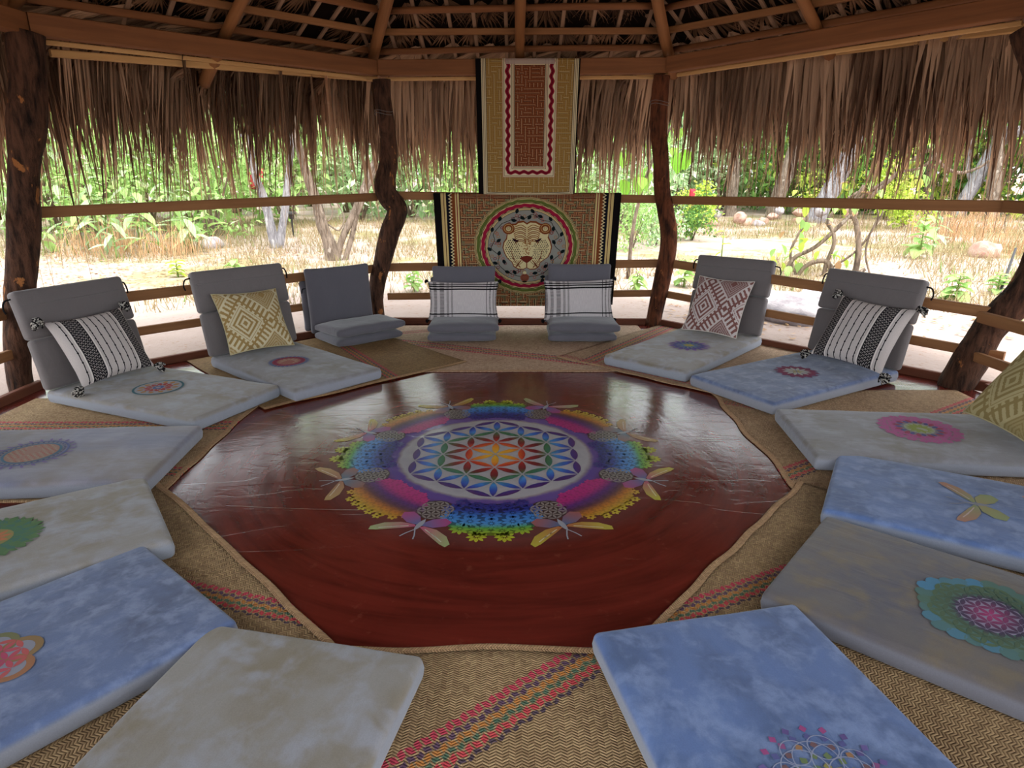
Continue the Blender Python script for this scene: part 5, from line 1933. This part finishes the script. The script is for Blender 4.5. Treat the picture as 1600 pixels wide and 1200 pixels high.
# grass and leaf litter
r = np.random.default_rng(5)
N = 70000
px = r.uniform(-12, 16, N)
py = r.uniform(6.6, 20, N)
d = np.hypot(px - CX, py - CY)
cl = np.array([mnoise.noise(Vector((a * .8, b * .8, 1.0))) + .5 * mnoise.noise(Vector((a * 2.6, b * 2.6, 4.0))) for a, b in zip(px, py)])
path_l = np.abs((py - 10.1) - (px + 6.0) * -.12) < .85                                   # dirt lane, left
path_r = (np.abs((py - 13.0) - (px - 3.5) * .18) < 1.5) & (px > 1.8) & (px < 6.6)         # dirt bend, right
ok = (d > 5.3 + .5 * cl) & (cl > -.22) & ~(path_l & (px < -4.6)) & ~path_r & ~((d < 6.2) & (px > 1.6) & (cl < .25)) & ~((px < -4.4) & (py < 9.6))
px, py, cl = px[ok], py[ok], cl[ok]
n = len(px)
pz = np.array([gz(a, b) for a, b in zip(px, py)]) - .01
hh = r.uniform(.07, .24, n) * (.8 + .5 * (cl + .3))
th = r.uniform(0, 2 * PI, n)
w = r.uniform(.004, .010, n)
dx, dy = np.cos(th) * w, np.sin(th) * w
lx, ly = r.normal(0, .35, n) * hh, r.normal(0, .35, n) * hh
V3 = np.stack([np.stack([px - dx, py - dy, pz], 1), np.stack([px + dx, py + dy, pz], 1), np.stack([px + lx, py + ly, pz + hh], 1)], 1).reshape(-1, 3)
F3 = np.arange(3 * n).reshape(-1, 3)
c = np.clip(r.uniform(0, .84, n) + (cl > .32) * r.uniform(0, .3, n), 0, 1)
c = np.repeat(c, 3)
tag(obj('dry_grass', mesh('dry_grass', V3, F3, False, None, np.stack([c, c, c, np.ones_like(c)], 1)), L_GRASS), 'dry straw coloured grass patches on the ground around the pavilion', 'grass', None, 'stuff')
N = 5200
px = np.concatenate([r.uniform(-9, -3.5, N // 2), r.uniform(1.5, 11, N // 2)])
py = np.concatenate([r.uniform(8, 13, N // 2), r.uniform(5.6, 13, N // 2)])
ok = (np.hypot(px - CX, py - CY) > 3.9)
px, py = px[ok], py[ok]
n = len(px)
pz = np.array([gz(a, b) for a, b in zip(px, py)]) + .008
th = r.uniform(0, 2 * PI, n)
s = r.uniform(.02, .05, n)
q = []
for k, asp in ((0, 1), (1, .45), (2, 1), (3, .45)):
    a = th + k * PI / 2
    q.append(np.stack([px + np.cos(a) * s * asp, py + np.sin(a) * s * asp, pz + r.uniform(0, .015, n)], 1))
V4 = np.stack(q, 1).reshape(-1, 3)
F4 = np.arange(4 * n).reshape(-1, 4)
c = np.repeat(r.uniform(0, 1, n), 4)
tag(obj('leaf_litter', mesh('leaf_litter', V4, F4, False, None, np.stack([c, c, c, np.ones_like(c)], 1)), L_DRY), 'fallen dry leaves scattered on the dirt outside the railing', 'leaves', None, 'stuff')

# stones


def stone(name, label, x, y, dims, seed, mat, z=0.0, group=None, cat='stone'):
    v, f = tube_vf([(0, 0, 0, .01)] + [(0, 0, 0, .01)], 4, smoothn=1)
    N1, N2 = 9, 14
    v, f = [], []
    for j in range(N1):
        ph = PI * j / (N1 - 1)
        for i in range(N2):
            a = 2 * PI * i / N2
            p = Vector((math.sin(ph) * math.cos(a), math.sin(ph) * math.sin(a), math.cos(ph)))
            k = 1 + .28 * mnoise.noise(p * 1.3 + Vector((seed, 0, 0))) + .12 * mnoise.noise(p * 3.1 + Vector((0, seed, 0)))
            v.append((p.x * k * dims[0], p.y * k * dims[1], p.z * k * dims[2]))
    for j in range(N1 - 1):
        for i in range(N2):
            i2 = (i + 1) % N2
            f.append((j * N2 + i, (j + 1) * N2 + i, (j + 1) * N2 + i2, j * N2 + i2))
    M = Matrix.Translation((x, y, gz(x, y) + dims[2] * .35 + z)) @ Matrix.Rotation(seed * 1.7, 4, 'Z')
    return tag(obj(name, mesh(name, v, f, True), mat, None, M), label, cat, group)


def stone_mat(name, c1, c2):
    M = Mat(name, .9, .2)
    a = M.noise(M.tc('Object'), 4, 5, .65)
    M.color(M.mix(a.ss(.35, .65), c1, c2))
    M.bump(a, .8, .05)
    return M.mat


ST_G = stone_mat('grey_stone', rgb(134, 126, 130), rgb(176, 168, 168))
ST_P = stone_mat('pink_stone', rgb(146, 110, 96), rgb(190, 158, 142))
stone('boulder', 'flat pale grey rock slab on the dirt between the two right chairs', 3.05, 7.15, (.75, .45, .16), 1, ST_G)
stone('boulder', 'darker low grey rock behind the striped pillow chair, right of the flat slab', 3.85, 7.75, (.5, .35, .15), 2, ST_G)
stone('boulder', 'pale stone beside the dry grass at the end of the left lane', -6.0, 13.3, (.3, .22, .16), 3, ST_G)
stone('boulder', 'pinkish rock in the right grass beyond the striped pillow chair', 8.5, 11.9, (.32, .25, .2), 4, ST_P)
for k in range(17):
    x = 3.9 + k * .31 + random.uniform(-.08, .08)
    stone('rubble_stone', 'rubble stone in the low row among the right tree trunks, %s from the left' % ORDS[k], x, 18.6 + random.uniform(-.9, .9), (random.uniform(.14, .25), random.uniform(.12, .2), random.uniform(.09, .17)), k + 10, ST_P if k % 3 else ST_G, random.choice([0, 0, .18, .3]), 'rubble stones among the trees')

# small garden things
pl = thing('path_light', 'small black solar path light standing between the two forked trees', 'lamp', (-5.05, 15.4, gz(-5.05, 15.4)))
DARKP = Mat('dark_plastic', .5, .4).color(rgb(40, 36, 36)).mat
z0 = gz(-5.05, 15.4)
v, f = tube_vf([(-5.05, 15.4, z0 - .05, .022), (-5.05, 15.4, z0 + .40, .022)], 8, smoothn=1)
obj('stake', mesh('stake', v, f), DARKP, pl)
v, f = tube_vf([(-5.05, 15.4, z0 + .40, .05), (-5.05, 15.4, z0 + .50, .06), (-5.05, 15.4, z0 + .51, .12), (-5.05, 15.4, z0 + .55, .11), (-5.05, 15.4, z0 + .57, .03)], 12, smoothn=1)
obj('lamp_head', mesh('lamp_head', v, f), DARKP, pl)
v, f = tube_vf([(6.15, 8.2, gz(6.15, 8.2) + .0, .02), (6.3, 8.35, .14, .018), (6.65, 8.75, .5, .014)], 7, .1, smoothn=4)
tag(obj('stick', mesh('stick', v, f, True), DARKP), 'dark stick leaning over the ground at the far right', 'stick')
RC = Mat('red_cloth', .9, .1).color(rgb(214, 70, 84)).mat


def small_cloth(label, x, y, z, w, h):
    v, f = [], []
    for j in range(7):
        for i in range(7):
            s, t = i / 6, j / 6
            v.append((x + (s - .5) * w * (1 - .25 * t), y + .06 * math.sin(s * 9 + t), z - h * t))
    f = [(j * 7 + i, j * 7 + i + 1, (j + 1) * 7 + i + 1, (j + 1) * 7 + i) for j in range(6) for i in range(6)]
    o = tag(obj('red_cloth', mesh('red_cloth', v, f, True), RC), label, 'cloth')
    md = o.modifiers.new('thickness', 'SOLIDIFY')
    md.thickness = .02
    return o


small_cloth('small red cloth far off behind the left fringe', -6.55, 17.5, 1.55, .42, .5)
small_cloth('tiny red cloth on the rubble heap right of the curved post', 4.75, 17.9, 1.05, .16, .5)
